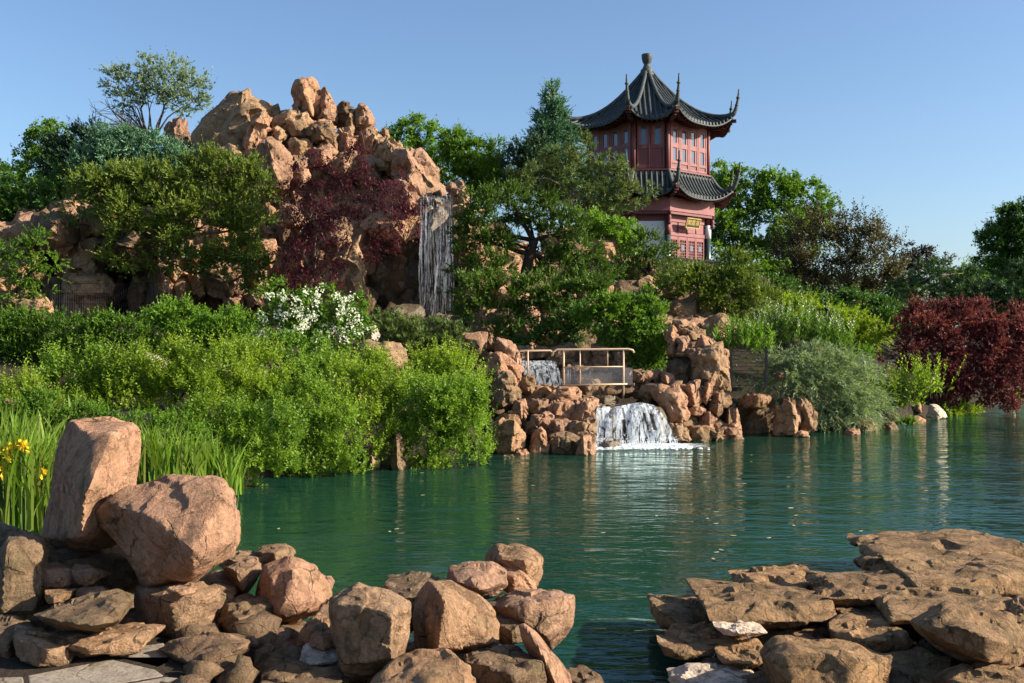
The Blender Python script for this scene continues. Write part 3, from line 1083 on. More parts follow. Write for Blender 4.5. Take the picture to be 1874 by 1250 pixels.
for py in range(170, 600, 30):
    for px in range(-30, 900, 34):
        x = px + rs.uniform(-10, 10) + (17 if (py // 30) % 2 else 0)
        y = py + rs.uniform(-8, 8)
        w, h = rs.uniform(44, 74), rs.uniform(60, 104)
        if not inside(x, y - h * .35) or not inside(x - w * .35, y - h * .1) or not inside(x + w * .35, y - h * .1):
            continue
        d = mdist(y) + .75 + rs.uniform(-.3, .4)
        mt = rs.choice(['cliff_pink', 'cliff_tan', 'cliff_pink', 'cliff_tan', 'cliff_dark'])
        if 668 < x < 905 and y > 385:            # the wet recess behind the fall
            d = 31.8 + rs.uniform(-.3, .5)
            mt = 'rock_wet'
        if (205 < x < 262 and 455 < y < 600) or (62 < x < 128 and 425 < y < 560):   # two caves, their shade painted in with darker rock
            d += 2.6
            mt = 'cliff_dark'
        if x > 860:
            continue
        poly = rnd_poly(rs, x - w / 2, y - h / 2, x + w / 2, y + h / 2)
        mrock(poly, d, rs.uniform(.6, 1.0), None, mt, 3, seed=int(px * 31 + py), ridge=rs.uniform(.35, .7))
# mortared body between the rocks
gxx = np.arange(-40, 882, 9)
gyy = np.arange(176, 620, 9)
PX_, PY_ = np.meshgrid(gxx, gyy, indexing='ij')
tp_ = np.interp(PX_, [-40, 90, 150, 300, 360, 375, 420, 490, 530, 600, 680, 720, 790, 815, 870, 900], [415, 395, 345, 277, 280, 277, 215, 226, 246, 252, 262, 300, 342, 385, 404, 430])
PYc = np.maximum(PY_, tp_)
D_ = mdist(PYc) + .62
rec = ((PX_ > 668) & (PYc > 400)) | ((PX_ > 205) & (PX_ < 262) & (PYc > 455)) | ((PX_ > 62) & (PX_ < 122) & (PYc > 425))
D_ = D_ + rec * 2.0
q_ = np.stack([PX_ * .035, PYc * .02, D_ * 0], -1).reshape(-1, 3)
nz_ = fbm(q_, 4, 12, .6).reshape(PX_.shape)
D_ = D_ + .45 * np.floor(nz_ * 2.5) / 2.5 + .2 * nz_
Vf = np.stack([(PX_ - CX) / FX * D_, D_, CAMZ + (HY - PYc) / FX * D_], -1)
Vb = Vf + np.array([0, 2.2, -.5])
n_, m_ = PX_.shape
V = np.concatenate([Vf.reshape(-1, 3), Vb.reshape(-1, 3)])
ii, jj = np.meshgrid(np.arange(n_ - 1), np.arange(m_ - 1), indexing='ij')
a = (ii * m_ + jj).ravel()
F1 = np.stack([a, a + 1, a + m_ + 1, a + m_], 1)
N0 = n_ * m_
F2 = F1[:, ::-1] + N0
e_ = []
for k in range(n_ - 1):
    a0, a1 = k * m_, (k + 1) * m_
    e_.append((a0, a1, a1 + N0, a0 + N0))
    a0, a1 = k * m_ + m_ - 1, (k + 1) * m_ + m_ - 1
    e_.append((a1, a0, a0 + N0, a1 + N0))
for k in range(m_ - 1):
    e_.append((k + 1, k, k + N0, k + 1 + N0))
    a0 = (n_ - 1) * m_ + k
    e_.append((a0, a0 + 1, a0 + 1 + N0, a0 + N0))
link('mortared_body', fast_mesh('mortared_body', V, np.concatenate([F1, F2, np.array(e_)])), M['cliff_tan'], mtn)

# roof slabs over the caves and the brow that carries the fall
mrock([(668, 418), (690, 395), (735, 392), (770, 398), (772, 425), (730, 436), (690, 430)], 30.6, 1.0, None, 'cliff_tan', 3, seed=71)
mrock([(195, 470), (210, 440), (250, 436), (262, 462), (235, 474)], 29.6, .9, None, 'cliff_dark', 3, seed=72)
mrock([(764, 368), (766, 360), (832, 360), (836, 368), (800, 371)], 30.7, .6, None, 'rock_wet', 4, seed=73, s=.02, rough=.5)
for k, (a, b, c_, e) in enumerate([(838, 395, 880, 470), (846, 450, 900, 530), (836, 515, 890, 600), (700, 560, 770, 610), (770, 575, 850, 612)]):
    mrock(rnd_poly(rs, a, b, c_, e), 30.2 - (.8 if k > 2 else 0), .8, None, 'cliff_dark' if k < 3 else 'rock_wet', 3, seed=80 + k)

# overhanging brows added to block light and keep the two left caves dark
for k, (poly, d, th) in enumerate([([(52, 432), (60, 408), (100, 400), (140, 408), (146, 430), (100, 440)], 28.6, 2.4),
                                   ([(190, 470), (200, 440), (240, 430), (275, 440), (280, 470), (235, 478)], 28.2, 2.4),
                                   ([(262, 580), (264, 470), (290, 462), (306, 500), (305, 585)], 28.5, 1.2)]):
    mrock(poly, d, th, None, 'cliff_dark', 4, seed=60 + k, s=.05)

# ------------------------------------------------------------------ rocky hillside behind the pines
hil = empty('rocky_hillside', P(1080, 600, 29), 'tan rock outcrops showing between the pines on the slope below the pagoda', 'rock outcrop')
for py in range(440, 640, 34):
    for px in range(880, 1330, 46):
        x, y = px + rs.uniform(-14, 14), py + rs.uniform(-10, 10)
        if y < 440 + max(0, x - 1080) * .62:
            continue
        w, h = rs.uniform(50, 90), rs.uniform(44, 76)
        d = 27.2 + (640 - y) / 200 * 6.5
        mrock(rnd_poly(rs, x - w / 2, y - h / 2, x + w / 2, y + h / 2), d, rs.uniform(.6, .9), None, rs.choice(['cliff_tan', 'cliff_pink', 'cliff_dark']), 3, seed=int(px * 3 + py), parent=hil)

# ------------------------------------------------------------------ waterfalls
def mat_fall(name, sx, sz, lo, hi, col=(.82, .86, .9), extra=0.0):
    t = NT(name)
    tc = t.n('ShaderNodeTexCoord')
    mp = t.n('ShaderNodeMapping')
    mp.inputs['Scale'].default_value = (sx, sx, sz)
    t.l(tc.outputs['Object'], mp.inputs[0])
    n1 = t.noise(mp.outputs[0], 1.0, 4, .6, .15)
    mp2 = t.n('ShaderNodeMapping')
    mp2.inputs['Scale'].default_value = (sx * 3.1, sx * 3.1, sz * 4.5)
    t.l(tc.outputs['Object'], mp2.inputs[0])
    n2 = t.noise(mp2.outputs[0], 1.0, 4, .7)
    f = t.math('ADD', t.math('MULTIPLY', n1.outputs[0], .62), t.math('MULTIPLY', n2.outputs[0], .38))
    r = t.ramp(f, [(lo, (extra,) * 3), (hi, (1, 1, 1))])
    b = t.bsdf(col, .25, .5)
    tl = t.n('ShaderNodeBsdfTranslucent')
    tl.inputs[0].default_value = tuple(col) + (1,)
    m0 = t.n('ShaderNodeMixShader')
    m0.inputs[0].default_value = .35
    t.l(b.outputs[0], m0.inputs[1])
    t.l(tl.outputs[0], m0.inputs[2])
    tr = t.n('ShaderNodeBsdfTransparent')
    m1 = t.n('ShaderNodeMixShader')
    t.l(r.outputs[0], m1.inputs[0])
    t.l(tr.outputs[0], m1.inputs[1])
    t.l(m0.outputs[0], m1.inputs[2])
    return t.done(m1)


M['fall_sheet'] = mat_fall('fall_sheet', 20, .6, .53, .80, (.7, .75, .82), .0)
M['fall_streak'] = mat_fall('fall_streak', 30, 1.6, .46, .62, (.86, .9, .95), .0)
M['cascade_water'] = mat_fall('cascade_water', 18, 2.6, .44, .62, (.9, .93, .95), .0)
M['foam'] = mat_fall('foam', 7, 7, .44, .60, (.9, .94, .95), 0)


def sheet(paths, widths):
    """paths: list of polylines side by side -> one surface"""
    P_ = np.array(paths)
    n, k, _ = P_.shape
    V = P_.reshape(-1, 3)
    F = [(i * k + j, (i + 1) * k + j, (i + 1) * k + j + 1, i * k + j + 1) for i in range(n - 1) for j in range(k - 1)]
    return V, np.array(F)


def ribbons(paths, widths, side=(1, 0, 0)):
    V, F = [], []
    for p, w in zip(paths, widths):
        p = np.array(p)
        k = len(p)
        n0 = len(V)
        ww = w * np.interp(np.linspace(0, 1, k), [0, .15, 1], [.6, 1, .75])
        for q, x in zip(p, ww):
            V.append(q - np.array(side) * x / 2)
            V.append(q + np.array(side) * x / 2)
        F += [(n0 + 2 * j, n0 + 2 * j + 1, n0 + 2 * j + 3, n0 + 2 * j + 2) for j in range(k - 1)]
    return np.array(V), np.array(F)


lip = P(768, 357, 29.7)
lip2 = P(830, 357, 29.7)
foot_z = P(0, 592, 29.3)[2]
wf = empty('waterfall', (lip[0] + .5, 29.6, foot_z), 'tall thin curtain waterfall dropping from the rock mountain into a dark recess', 'waterfall')
rw = np.random.default_rng(2)


def fall_path(x, y0, k=26, thr=.28):
    tt = np.linspace(0, 1, k)
    z = lip[2] + .02 - (lip[2] - foot_z) * tt
    y = y0 - thr * np.sqrt(tt) + .04 * np.sin(tt * 9 + x * 7)
    xx = x + (x - (lip[0] + .5)) * .05 * tt + (.012 + .03 * tt) * np.sin(tt * 7 + x * 23)
    return np.stack([xx, y, z], 1)


for j, (yo, mt) in enumerate(((29.9, 'fall_sheet'), (29.78, 'fall_sheet'))):
    ps = [fall_path(x, yo + .03 * math.sin(x * 40 + j * 2)) for x in np.linspace(lip[0] + .02, lip2[0] - .02, 40)]
    V, F = sheet(ps, None)
    link('water_sheet', fast_mesh('water_sheet', V, F, smooth=True), M[mt], wf)
ps, ws = [], []
for _ in range(110):
    x = rw.uniform(lip[0], lip2[0])
    p = fall_path(x, 29.7 + rw.uniform(-.1, .1))
    a = rw.integers(0, 12)
    b = rw.integers(a + 8, 27)
    ps.append(p[a:b])
    ws.append(rw.uniform(.005, .02))
V, F = ribbons(ps, ws)
tag(link('water_strands', fast_mesh('water_strands', V, F), M['fall_streak'], wf), kind='stuff')

# ------------------------------------------------------------------ cascade rockery: mortared rocks round the two small falls
casc = empty('cascade_rockery', (2.0, 20.5, 0), 'low rockery of mortared pink blocks around the stepped cascade at the pond', 'rockery')
CR = [
    # x0 y0 x1 y1 d th mat level ridge s
    ([(835, 611), (860, 609), (890, 612), (889, 650), (876, 660), (862, 659), (845, 632)], 22.6, .4, [(850, 618, -.3), (884, 620, -.3), (878, 652, -.3), (862, 650, -.25)], 'rock_pink', 4),
    ([(906, 640), (907, 617), (924, 622), (942, 632), (950, 645), (950, 680), (930, 676), (912, 660)], 22.4, .4, [(920, 628, -.3), (940, 645, -.3), (935, 670, -.3)], 'rock_pink', 4),
    ([(884, 672), (900, 648), (916, 646), (935, 662), (952, 672), (950, 690), (925, 698), (890, 682)], 21.9, .35, None, 'rock_pink', 4),
    ([(930, 700), (932, 676), (952, 674), (953, 705), (942, 712)], 22.0, .3, None, 'rock_pink', 3),
    ([(896, 735), (900, 700), (915, 683), (935, 690), (957, 716), (954, 728), (925, 745), (905, 748)], 21.4, .4, [(918, 694, -.3), (940, 712, -.35), (925, 738, -.35)], 'rock_brown', 4),
    ([(948, 700), (966, 686), (976, 690), (984, 720), (968, 722), (950, 714)], 22.0, .3, [(962, 694, -.1), (967, 718, -.3)], 'rock_brown', 4),
    ([(966, 722), (972, 710), (1020, 708), (1062, 709), (1062, 724), (1020, 732), (975, 730)], 21.9, .6, None, 'rock_tan', 4),
    ([(1000, 728), (1020, 714), (1060, 710), (1062, 728), (1030, 736)], 21.5, .4, None, 'rock_pink', 3),
    ([(1064, 718), (1080, 708), (1150, 706), (1162, 712), (1150, 724), (1090, 728)], 22.4, .9, None, 'rock_brown', 4),
    ([(1076, 730), (1100, 722), (1125, 724), (1128, 738), (1090, 742)], 22.0, .5, None, 'rock_wet', 3),
    ([(938, 760), (942, 734), (960, 732), (966, 755), (960, 768), (944, 768)], 20.9, .35, None, 'rock_pink', 4),
    ([(962, 750), (966, 732), (995, 730), (1012, 740), (1008, 756), (980, 760)], 21.2, .4, None, 'rock_tan', 3),
    ([(898, 800), (900, 772), (915, 763), (945, 765), (957, 795), (953, 828), (920, 836), (902, 826)], 19.2, .45, [(940, 772, -.35), (938, 822, -.4), (910, 778, -.15)], 'rock_tan', 5),
    ([(966, 790), (975, 765), (1000, 755), (1012, 765), (1006, 795), (985, 800)], 20.3, .35, None, 'rock_pink', 4),
    ([(1004, 770), (1010, 745), (1030, 732), (1050, 742), (1046, 768), (1022, 778)], 20.9, .35, None, 'rock_pink', 4),
    ([(1046, 765), (1052, 745), (1072, 728), (1095, 735), (1090, 760), (1070, 772)], 20.8, .35, None, 'rock_pink', 4),
    ([(1006, 812), (1010, 780), (1030, 766), (1046, 770), (1038, 800), (1020, 816)], 19.9, .35, None, 'rock_pink', 4),
    ([(968, 836), (978, 805), (990, 784), (1000, 790), (1004, 820), (995, 838)], 19.2, .3, None, 'rock_pink', 4),
    ([(1034, 795), (1046, 772), (1080, 768), (1092, 778), (1088, 795), (1055, 800)], 19.9, .35, None, 'rock_tan', 4),
    ([(1054, 838), (1058, 808), (1066, 798), (1088, 796), (1089, 837)], 19.0, .3, [(1068, 802, -.25), (1070, 834, -.28)], 'rock_pink', 4),
    ([(1002, 838), (1008, 815), (1030, 792), (1058, 800), (1062, 838)], 19.2, .35, None, 'rock_brown', 4),
    ([(940, 842), (944, 826), (962, 822), (970, 838)], 18.9, .2, None, 'rock_pink', 3),
    ([(905, 846), (912, 834), (940, 834), (950, 843), (930, 848)], 18.6, .2, None, 'rock_brown', 3),
    ([(1088, 758), (1090, 740), (1108, 738), (1112, 756), (1098, 768)], 20.9, .3, None, 'rock_wet', 4),
    # face under the lower fall
    ([(1094, 815), (1098, 775), (1112, 748), (1140, 740), (1148, 770), (1140, 822)], 21.3, .45, None, 'rock_wet', 4),
    ([(1135, 822), (1138, 765), (1160, 742), (1195, 742), (1212, 770), (1228, 822)], 21.4, .5, None, 'rock_wet', 4),
    ([(1092, 824), (1104, 808), (1128, 806), (1136, 824)], 20.1, .25, None, 'rock_wet', 4),
    ([(1180, 760), (1190, 745), (1208, 748), (1222, 775), (1215, 800), (1192, 790)], 20.9, .3, None, 'rock_wet', 4),
    # right side
    ([(1156, 692), (1162, 680), (1205, 678), (1212, 690), (1205, 698), (1165, 698)], 22.7, .5, None, 'rock_pink', 4),
    ([(1210, 695), (1213, 682), (1232, 686), (1236, 697), (1222, 702)], 22.5, .4, None, 'rock_pink', 4),
    ([(1160, 718), (1166, 700), (1200, 699), (1245, 706), (1240, 720), (1200, 726), (1170, 728)], 22.2, .6, None, 'rock_tan', 4),
    ([(1194, 718), (1210, 708), (1240, 708), (1255, 735), (1258, 768), (1240, 776), (1222, 770), (1215, 735)], 21.6, .5, [(1215, 718, -.3), (1245, 730, -.4), (1248, 768, -.4), (1228, 764, -.35)], 'rock_pink', 5),
    ([(1222, 800), (1226, 774), (1248, 778), (1258, 790), (1268, 808), (1240, 810)], 21.2, .35, [(1242, 782, -.3), (1244, 806, -.3)], 'rock_tan', 4),
    ([(1243, 708), (1262, 700), (1284, 697), (1290, 725), (1285, 742), (1270, 748), (1256, 740)], 22.2, .4, [(1264, 706, -.35), (1272, 740, -.35)], 'rock_pink', 5),
    ([(1286, 728), (1292, 700), (1308, 694), (1306, 710), (1294, 738)], 22.2, .3, [(1298, 702, -.25), (1292, 732, -.2)], 'rock_pink', 4),
    ([(1256, 755), (1262, 742), (1285, 744), (1292, 752), (1280, 760)], 21.9, .3, None, 'rock_pink', 3),
    ([(1280, 775), (1284, 755), (1298, 750), (1312, 770), (1304, 780), (1290, 782)], 22.0, .35, None, 'rock_pink', 4),
    ([(1296, 750), (1308, 720), (1326, 716), (1328, 735), (1316, 760), (1308, 772)], 22.3, .35, [(1316, 722, -.2), (1314, 752, -.3)], 'rock_tan', 4),
    ([(1268, 690), (1266, 650), (1280, 645), (1318, 632), (1322, 640), (1320, 670), (1332, 700), (1334, 712), (1310, 706), (1285, 700)], 22.6, .6,
     [(1282, 650, -.4), (1312, 642, -.5), (1316, 676, -.5), (1296, 694, -.5)], 'rock_tan', 5),
    ([(1318, 660), (1320, 640), (1334, 643), (1336, 672), (1326, 690)], 23.0, .4, None, 'rock_tan', 3),
    ([(1222, 700), (1224, 662), (1264, 660), (1270, 698), (1240, 708)], 23.0, .5, None, 'rock_brown', 4),
    ([(1218, 620), (1222, 602), (1232, 598), (1240, 610), (1242, 618), (1226, 628)], 23.6, .4, None, 'rock_pink', 4),
    ([(1238, 616), (1244, 598), (1262, 598), (1286, 604), (1290, 618), (1262, 622)], 24.0, .5, None, 'rock_brown', 4),
    ([(1222, 648), (1226, 622), (1240, 618), (1240, 640), (1232, 652)], 23.4, .4, None, 'rock_pink', 4),
    ([(1238, 640), (1242, 618), (1258, 617), (1264, 632), (1252, 644)], 23.2, .35, None, 'rock_pink', 4),
    ([(1272, 636), (1284, 616), (1300, 620), (1318, 632), (1300, 640)], 23.2, .4, [(1288, 620, -.2), (1292, 636, -.35)], 'rock_pink', 4),
    ([(1254, 650), (1262, 638), (1296, 636), (1290, 646), (1268, 652)], 22.9, .4, None, 'rock_tan', 4),
    # undercut bank to the right
    ([(1256, 800), (1260, 770), (1290, 765), (1318, 775), (1322, 802)], 22.3, .5, None, 'rock_brown', 4),
    ([(1340, 798), (1343, 752), (1350, 748), (1356, 798)], 22.2, .25, [(1347, 756, -.2), (1350, 796, -.2)], 'rock_pink', 4),
    ([(1330, 795), (1328, 745), (1345, 740), (1344, 796)], 22.9, .4, None, 'rock_brown', 4),
    ([(1348, 800), (1352, 738), (1400, 730), (1420, 745), (1425, 800)], 23.4, .6, None, 'rock_brown', 4),
    ([(1364, 742), (1368, 724), (1395, 720), (1410, 732), (1395, 746)], 22.9, .5, None, 'rock_tan', 4),
    ([(1416, 798), (1424, 740), (1440, 728), (1455, 738), (1462, 770), (1455, 800)], 22.6, .5, [(1450, 742, -.35), (1454, 792, -.35)], 'rock_tan', 5),
    ([(1456, 775), (1462, 728), (1476, 734), (1492, 758), (1490, 785), (1470, 795)], 22.8, .4, [(1476, 745, -.3), (1484, 780, -.3)], 'rock_tan', 4),
    ([(1452, 800), (1460, 788), (1476, 790), (1482, 800)], 22.3, .25, None, 'rock_pink', 3),
    # behind and between
    ([(1168, 740), (1180, 722), (1200, 722), (1206, 745)], 22.3, .5, None, 'rock_brown', 3),
    ([(1000, 660), (1010, 636), (1040, 630), (1060, 640), (1062, 668), (1020, 674)], 24.6, .5, None, 'rock_tan', 3),
    ([(1056, 668), (1066, 642), (1082, 640), (1086, 668)], 24.5, .4, None, 'rock_tan', 3),
    ([(1085, 670), (1086, 634), (1098, 628), (1120, 632), (1122, 672)], 24.4, .5, None, 'rock_pink', 4),
    ([(1118, 674), (1120, 634), (1148, 636), (1152, 676)], 24.3, .5, None, 'rock_pink', 4),
    ([(1030, 700), (1034, 668), (1080, 666), (1090, 700)], 24.0, .4, None, 'rock_tan', 3),
    ([(1088, 706), (1092, 670), (1150, 672), (1156, 706)], 23.9, .4, None, 'rock_pink', 3),
    ([(940, 655), (948, 636), (968, 634), (974, 652), (958, 660)], 24.4, .4, None, 'rock_tan', 3),
    ([(972, 652), (978, 636), (1004, 636), (1008, 655)], 24.6, .4, None, 'rock_tan', 3),
    ([(950, 708), (955, 662), (1030, 662), (1030, 708)], 24.7, .5, None, 'rock_wet', 4),
]
GROW = 1.10
for i, (poly, d, th, fr, mt, lv) in enumerate(CR):
    mrock(poly, d, th, fr, mt, min(5, lv + 1), seed=300 + 13 * i, parent=casc, rough=.95, ridge=rs.uniform(.35, .65), s=.2)
for k in range(34):       # mortar rubble at the water's edge right of the fall
    x, y = rs.uniform(1288, 1350), rs.uniform(778, 803)
    w = rs.uniform(7, 15)
    mrock(rnd_poly(rs, x - w, y - w * .7, x + w, y + w * .7), 22.0 + rs.uniform(-.2, .2), .15, None, 'rock_pink', 2, seed=900 + k, parent=casc)
for k in range(46):       # packing stones behind the big ones
    x, y = rs.uniform(905, 1335), rs.uniform(715, 805)
    if 1085 < x < 1240 or y < 700 + abs(x - 1110) * .05:
        continue
    w = rs.uniform(14, 26)
    mrock(rnd_poly(rs, x - w, y - w * .8, x + w, y + w * .8), 22.4 - (y - 715) / 90 * 2.0 + (.9 if x > 1240 else 0), .4, None, 'rock_brown', 3, seed=950 + k, parent=casc)

# lower cascade
lc = empty('cascade', P(1160, 822, 20.3), 'low wide white cascade splashing into the pond below the railing', 'waterfall')
rw = np.random.default_rng(8)
ps, ws = [], []
for k in range(150):
    u = rw.uniform(0, 1)
    xt = 1094 + u * 112
    xb = 1088 + u * 152 + rw.normal(0, 3)
    yt = 741 + 4 * math.sin(u * 7) + (8 if u > .9 else 0)
    yb = 823 - 3 * u
    tt = np.linspace(0, 1, 12)
    px = xt + (xb - xt) * (tt ** .8)
    py = yt + (yb - yt) * tt ** 1.15
    dd = 21.0 - .55 * np.sqrt(tt) - .12 * np.sin(tt * 5 + u * 20) * (1 - tt)
    p = np.array([P(a, b, c) for a, b, c in zip(px, py, dd)])
    if .30 < u < .42 and rw.uniform() < .75:
        p = p[:5]
    if .66 < u < .85 and rw.uniform() < .6:
        p = p[:4] if rw.uniform() < .5 else p[7:]
    ps.append(p)
    ws.append(rw.uniform(.015, .085))
V, F = ribbons(ps, ws)
tag(link('water_strands', fast_mesh('water_strands', V, F, smooth=True), M['cascade_water'], lc), kind='stuff')
# upper step, seen behind the railing
uc = empty('cascade', P(990, 708, 23.4), 'small white cascade step behind the left end of the railing', 'waterfall')
ps, ws = [], []
for k in range(80):
    u = rw.uniform(0, 1)
    tt = np.linspace(0, 1, 9)
    xt = 954 + u * 62
    xb = 962 + u * 70
    dd = 24.0 - .35 * np.sqrt(tt)
    ps.append(np.array([P(xt + (xb - xt) * q, 660 + 50 * q ** 1.1, c) for q, c in zip(tt, dd)]))
    ws.append(rw.uniform(.015, .07))
for k in range(9):
    u = rw.uniform(0, 1)
    tt = np.linspace(0, 1, 7)
    ps.append(np.array([P(1036 + u * 45, 676 + 28 * q, 23.7 - .1 * q) for q in tt]))
    ws.append(rw.uniform(.01, .035))
V, F = ribbons(ps, ws)
tag(link('water_strands', fast_mesh('water_strands', V, F, smooth=True), M['cascade_water'], uc), kind='stuff')
# foam on the pond at the foot: many small floating bubbles rafts
t = []
V, F = [], []
for k in range(420):
    u = rw.uniform(0, 1)
    r = abs(rw.normal(0, .26))
    c0 = P(1090 + u * 150, 822 - u * 3, 20.3)
    c = np.array([c0[0] + rw.normal(0, .12) + r * .5 * (u - .3) * 2, c0[1] - .02 - r * .8, .006])
    rad = rw.uniform(.012, .05) * (1.25 - min(1, r))
    rings = [(1, 0), (.8, .5), (0.35, .9)]
    n0 = len(V)
    for q, hgt in rings:
        for a in range(6):
            an = a * math.pi / 3 + k
            V.append((c[0] + rad * q * math.cos(an) * 1.8, c[1] + rad * q * math.sin(an), c[2] + rad * hgt * .7))
    for ring in range(2):
        for a in range(6):
            b = (a + 1) % 6
            F.append((n0 + ring * 6 + a, n0 + ring * 6 + b, n0 + ring * 6 + 6 + b, n0 + ring * 6 + 6 + a))
M['foam_white'] = mat_plain('foam_white', (.8, .84, .85), .4, .5, .05)
f = link('foam', fast_mesh('foam', np.array(V), np.array(F), smooth=True), M['foam_white'])
tag(f, 'white foam spreading on the pond at the foot of the cascade', 'foam', kind='stuff')
# churned water round the foot: a thin lace of foam that thins out with distance
t = NT('foam_lace')
at = t.n('ShaderNodeAttribute', attribute_name='var')
tc = t.n('ShaderNodeTexCoord')
n1 = t.noise(tc.outputs['Object'], 9, 6, .7, 1.0)
ff = t.math('ADD', n1.outputs[0], t.math('MULTIPLY', t.math('SUBTRACT', at.outputs['Fac'], .62), .75))
rr_ = t.ramp(ff, [(.52, (0, 0, 0)), (.74, (1, 1, 1))])
b = t.bsdf((.8, .86, .86), .4, .4)
tr = t.n('ShaderNodeBsdfTransparent')
mx = t.n('ShaderNodeMixShader')
t.l(rr_.outputs[0], mx.inputs[0])
t.l(tr.outputs[0], mx.inputs[1])
t.l(b.outputs[0], mx.inputs[2])
M['foam_lace'] = t.done(mx)
ca, cb = P(1085, 826, 20.0), P(1243, 820, 20.4)
X_, Y_ = np.meshgrid(np.linspace(ca[0] - 1.3, cb[0] + 1.9, 60), np.linspace(17.6, 20.9, 50), indexing='ij')
uu = np.clip((X_ - ca[0]) / (cb[0] - ca[0]), 0, 1)
yl = ca[1] - .12 + (cb[1] - ca[1]) * uu
dist_ = np.hypot((X_ - (ca[0] + uu * (cb[0] - ca[0]))) * .55, np.minimum(0, Y_ - yl) * 1.0)
vv = np.clip(1 - dist_ / 1.15, 0, 1) ** 1.4
V = np.stack([X_, Y_, X_ * 0 + .006], -1).reshape(-1, 3)
ii, jj = np.meshgrid(np.arange(59), np.arange(49), indexing='ij')
a = (ii * 50 + jj).ravel()
tag(link('foam_lace', fast_mesh('foam_lace', V, np.stack([a, a + 50, a + 51, a + 1], 1), vv.ravel()), M['foam_lace']), 'thin lace of foam drifting on the pond around the cascade foot', 'foam', kind='stuff')
# spray drops
V, F = [], []
for k in range(700):
    u = rw.uniform(0, 1)
    c = P(1090 + u * 155, 822 - abs(rw.normal(0, 12)), 20.25 + rw.normal(0, .12))
    c[2] = max(.01, c[2])
    r = rw.uniform(.003, .011)
    n0 = len(V)
    V += [(c[0] + r, c[1], c[2]), (c[0] - r, c[1], c[2]), (c[0], c[1] + r, c[2]), (c[0], c[1] - r, c[2]), (c[0], c[1], c[2] + r * 1.5), (c[0], c[1], c[2] - r)]
    for a_, b_ in ((0, 2), (2, 1), (1, 3), (3, 0)):
        F += [(n0 + a_, n0 + b_, n0 + 4), (n0 + b_, n0 + a_, n0 + 5)]
tag(link('spray', fast_mesh('spray', np.array(V), np.array(F)), M['foam_white'], lc), kind='stuff')

# ------------------------------------------------------------------ railing, glass sheet, mesh fences, small metal things
M['rail_paint'] = mat_plain('rail_paint', (.62, .43, .27), .4, .4, .06)
M['fence_black'] = mat_plain('fence_black', (.012, .013, .016), .5, .3, .2)
ra = P(1050, 728, 22.2)
rail = empty('railing', ra, 'beige tubular metal railing above the lower cascade', 'railing')


def rtube(pl, r, name):
    mb = MB()
    mb.tube([P(*q) for q in pl], r, 8)
    return mb.build(name, M['rail_paint'], rail, True)


rtube([(947, 662, 22.2), (947, 650, 22.2), (952, 642, 22.2), (1008, 642, 22.2), (1011, 650, 22.2), (1012, 700, 22.2)][:4] + [(1010, 645, 22.2)], .022, 'top_rail')
rtube([(1010, 652, 22.15), (1013, 643, 22.15), (1020, 640, 22.15), (1150, 639, 22.15), (1158, 641, 22.15), (1160, 646, 22.15)], .024, 'top_rail')
rtube([(1031, 672, 22.15), (1141, 671, 22.15)], .013, 'middle_rail')
rtube([(1030, 705, 22.15), (1148, 703, 22.15)], .018, 'bottom_rail')
for (x, y0, y1, r) in ((966, 642, 692, .017), (1031.5, 640, 706, .021), (1061.5, 640, 704, .014), (1141, 640, 737, .021), (1112, 640, 671, .010), (947, 655, 676, .017)):
    rtube([(x, y0, 22.16), (x, y1, 22.16)], r, 'post')
t = NT('perspex')
b = t.bsdf((.62, .58, .54), .25, .5)
tr = t.n('ShaderNodeBsdfTransparent')
mx = t.n('ShaderNodeMixShader')
mx.inputs[0].default_value = .15
t.l(tr.outputs[0], mx.inputs[1])
t.l(b.outputs[0], mx.inputs[2])
M['perspex'] = t.done(mx)
mb = MB()
a, b_ = P(1033, 673, 22.18), P(1158, 704, 22.18)
mb.box(((a[0] + b_[0]) / 2, 22.18, (a[2] + b_[2]) / 2), b_[0] - a[0], .012, a[2] - b_[2])
mb.build('clear_panel', M['perspex'], rail)


def mesh_fence(xs, d, y0, y1, label, step, hs):
    o = empty('mesh_fence', P(xs[0], y1, d), label, 'fence')
    for x in xs:
        mb = MB()
        c0, c1 = P(x, y0 - 2, d), P(x, y1 + 4, d)
        mb.box(((c0[0] + c1[0]) / 2, d, (c0[2] + c1[2]) / 2), .055, .055, c0[2] - c1[2])
        mb.build('post', M['fence_black'], o)
    mb = MB()
    x = xs[0] + step
    while x < xs[-1] - 1:
        mb.tube([P(x, y0, d), P(x, y1, d)], .0045 if step > 3 else .0035, 3, False)
        x += step
    for hy in hs:
        mb.tube([P(xs[0], hy, d), P(xs[-1], hy, d)], .006, 3, False)
    tag(mb.build('wire_mesh', M['fence_black'], o), kind='stuff')
    return o


mesh_fence([92, 279], 26.6, 518, 578, 'black wire mesh fence in front of the left cave', 4.2, [519, 537, 556, 575])
mesh_fence([1338, 1402], 22.9, 636, 706, 'black wire mesh fence panel beside the rockery right of the cascade', 2.2, [637, 643, 650, 657, 664, 671, 678, 685, 692, 699, 705])
# path light
o = empty('path_light', P(1513, 605, 29.5), 'slim black path light standing in the yellow green shrubs', 'lamp')
mb = MB()
mb.tube([P(1513, 606, 29.5), P(1513, 568, 29.5)], .035, 8)
mb.build('pole', M['fence_black'], o, True)
mb = MB()
c = P(1511, 567, 29.5)
mb.lathe([(.02, -.03), (.12, 0), (.10, .05), (.02, .07)], c, 12)
mb.build('lamp_shade', M['fence_black'], o, True)
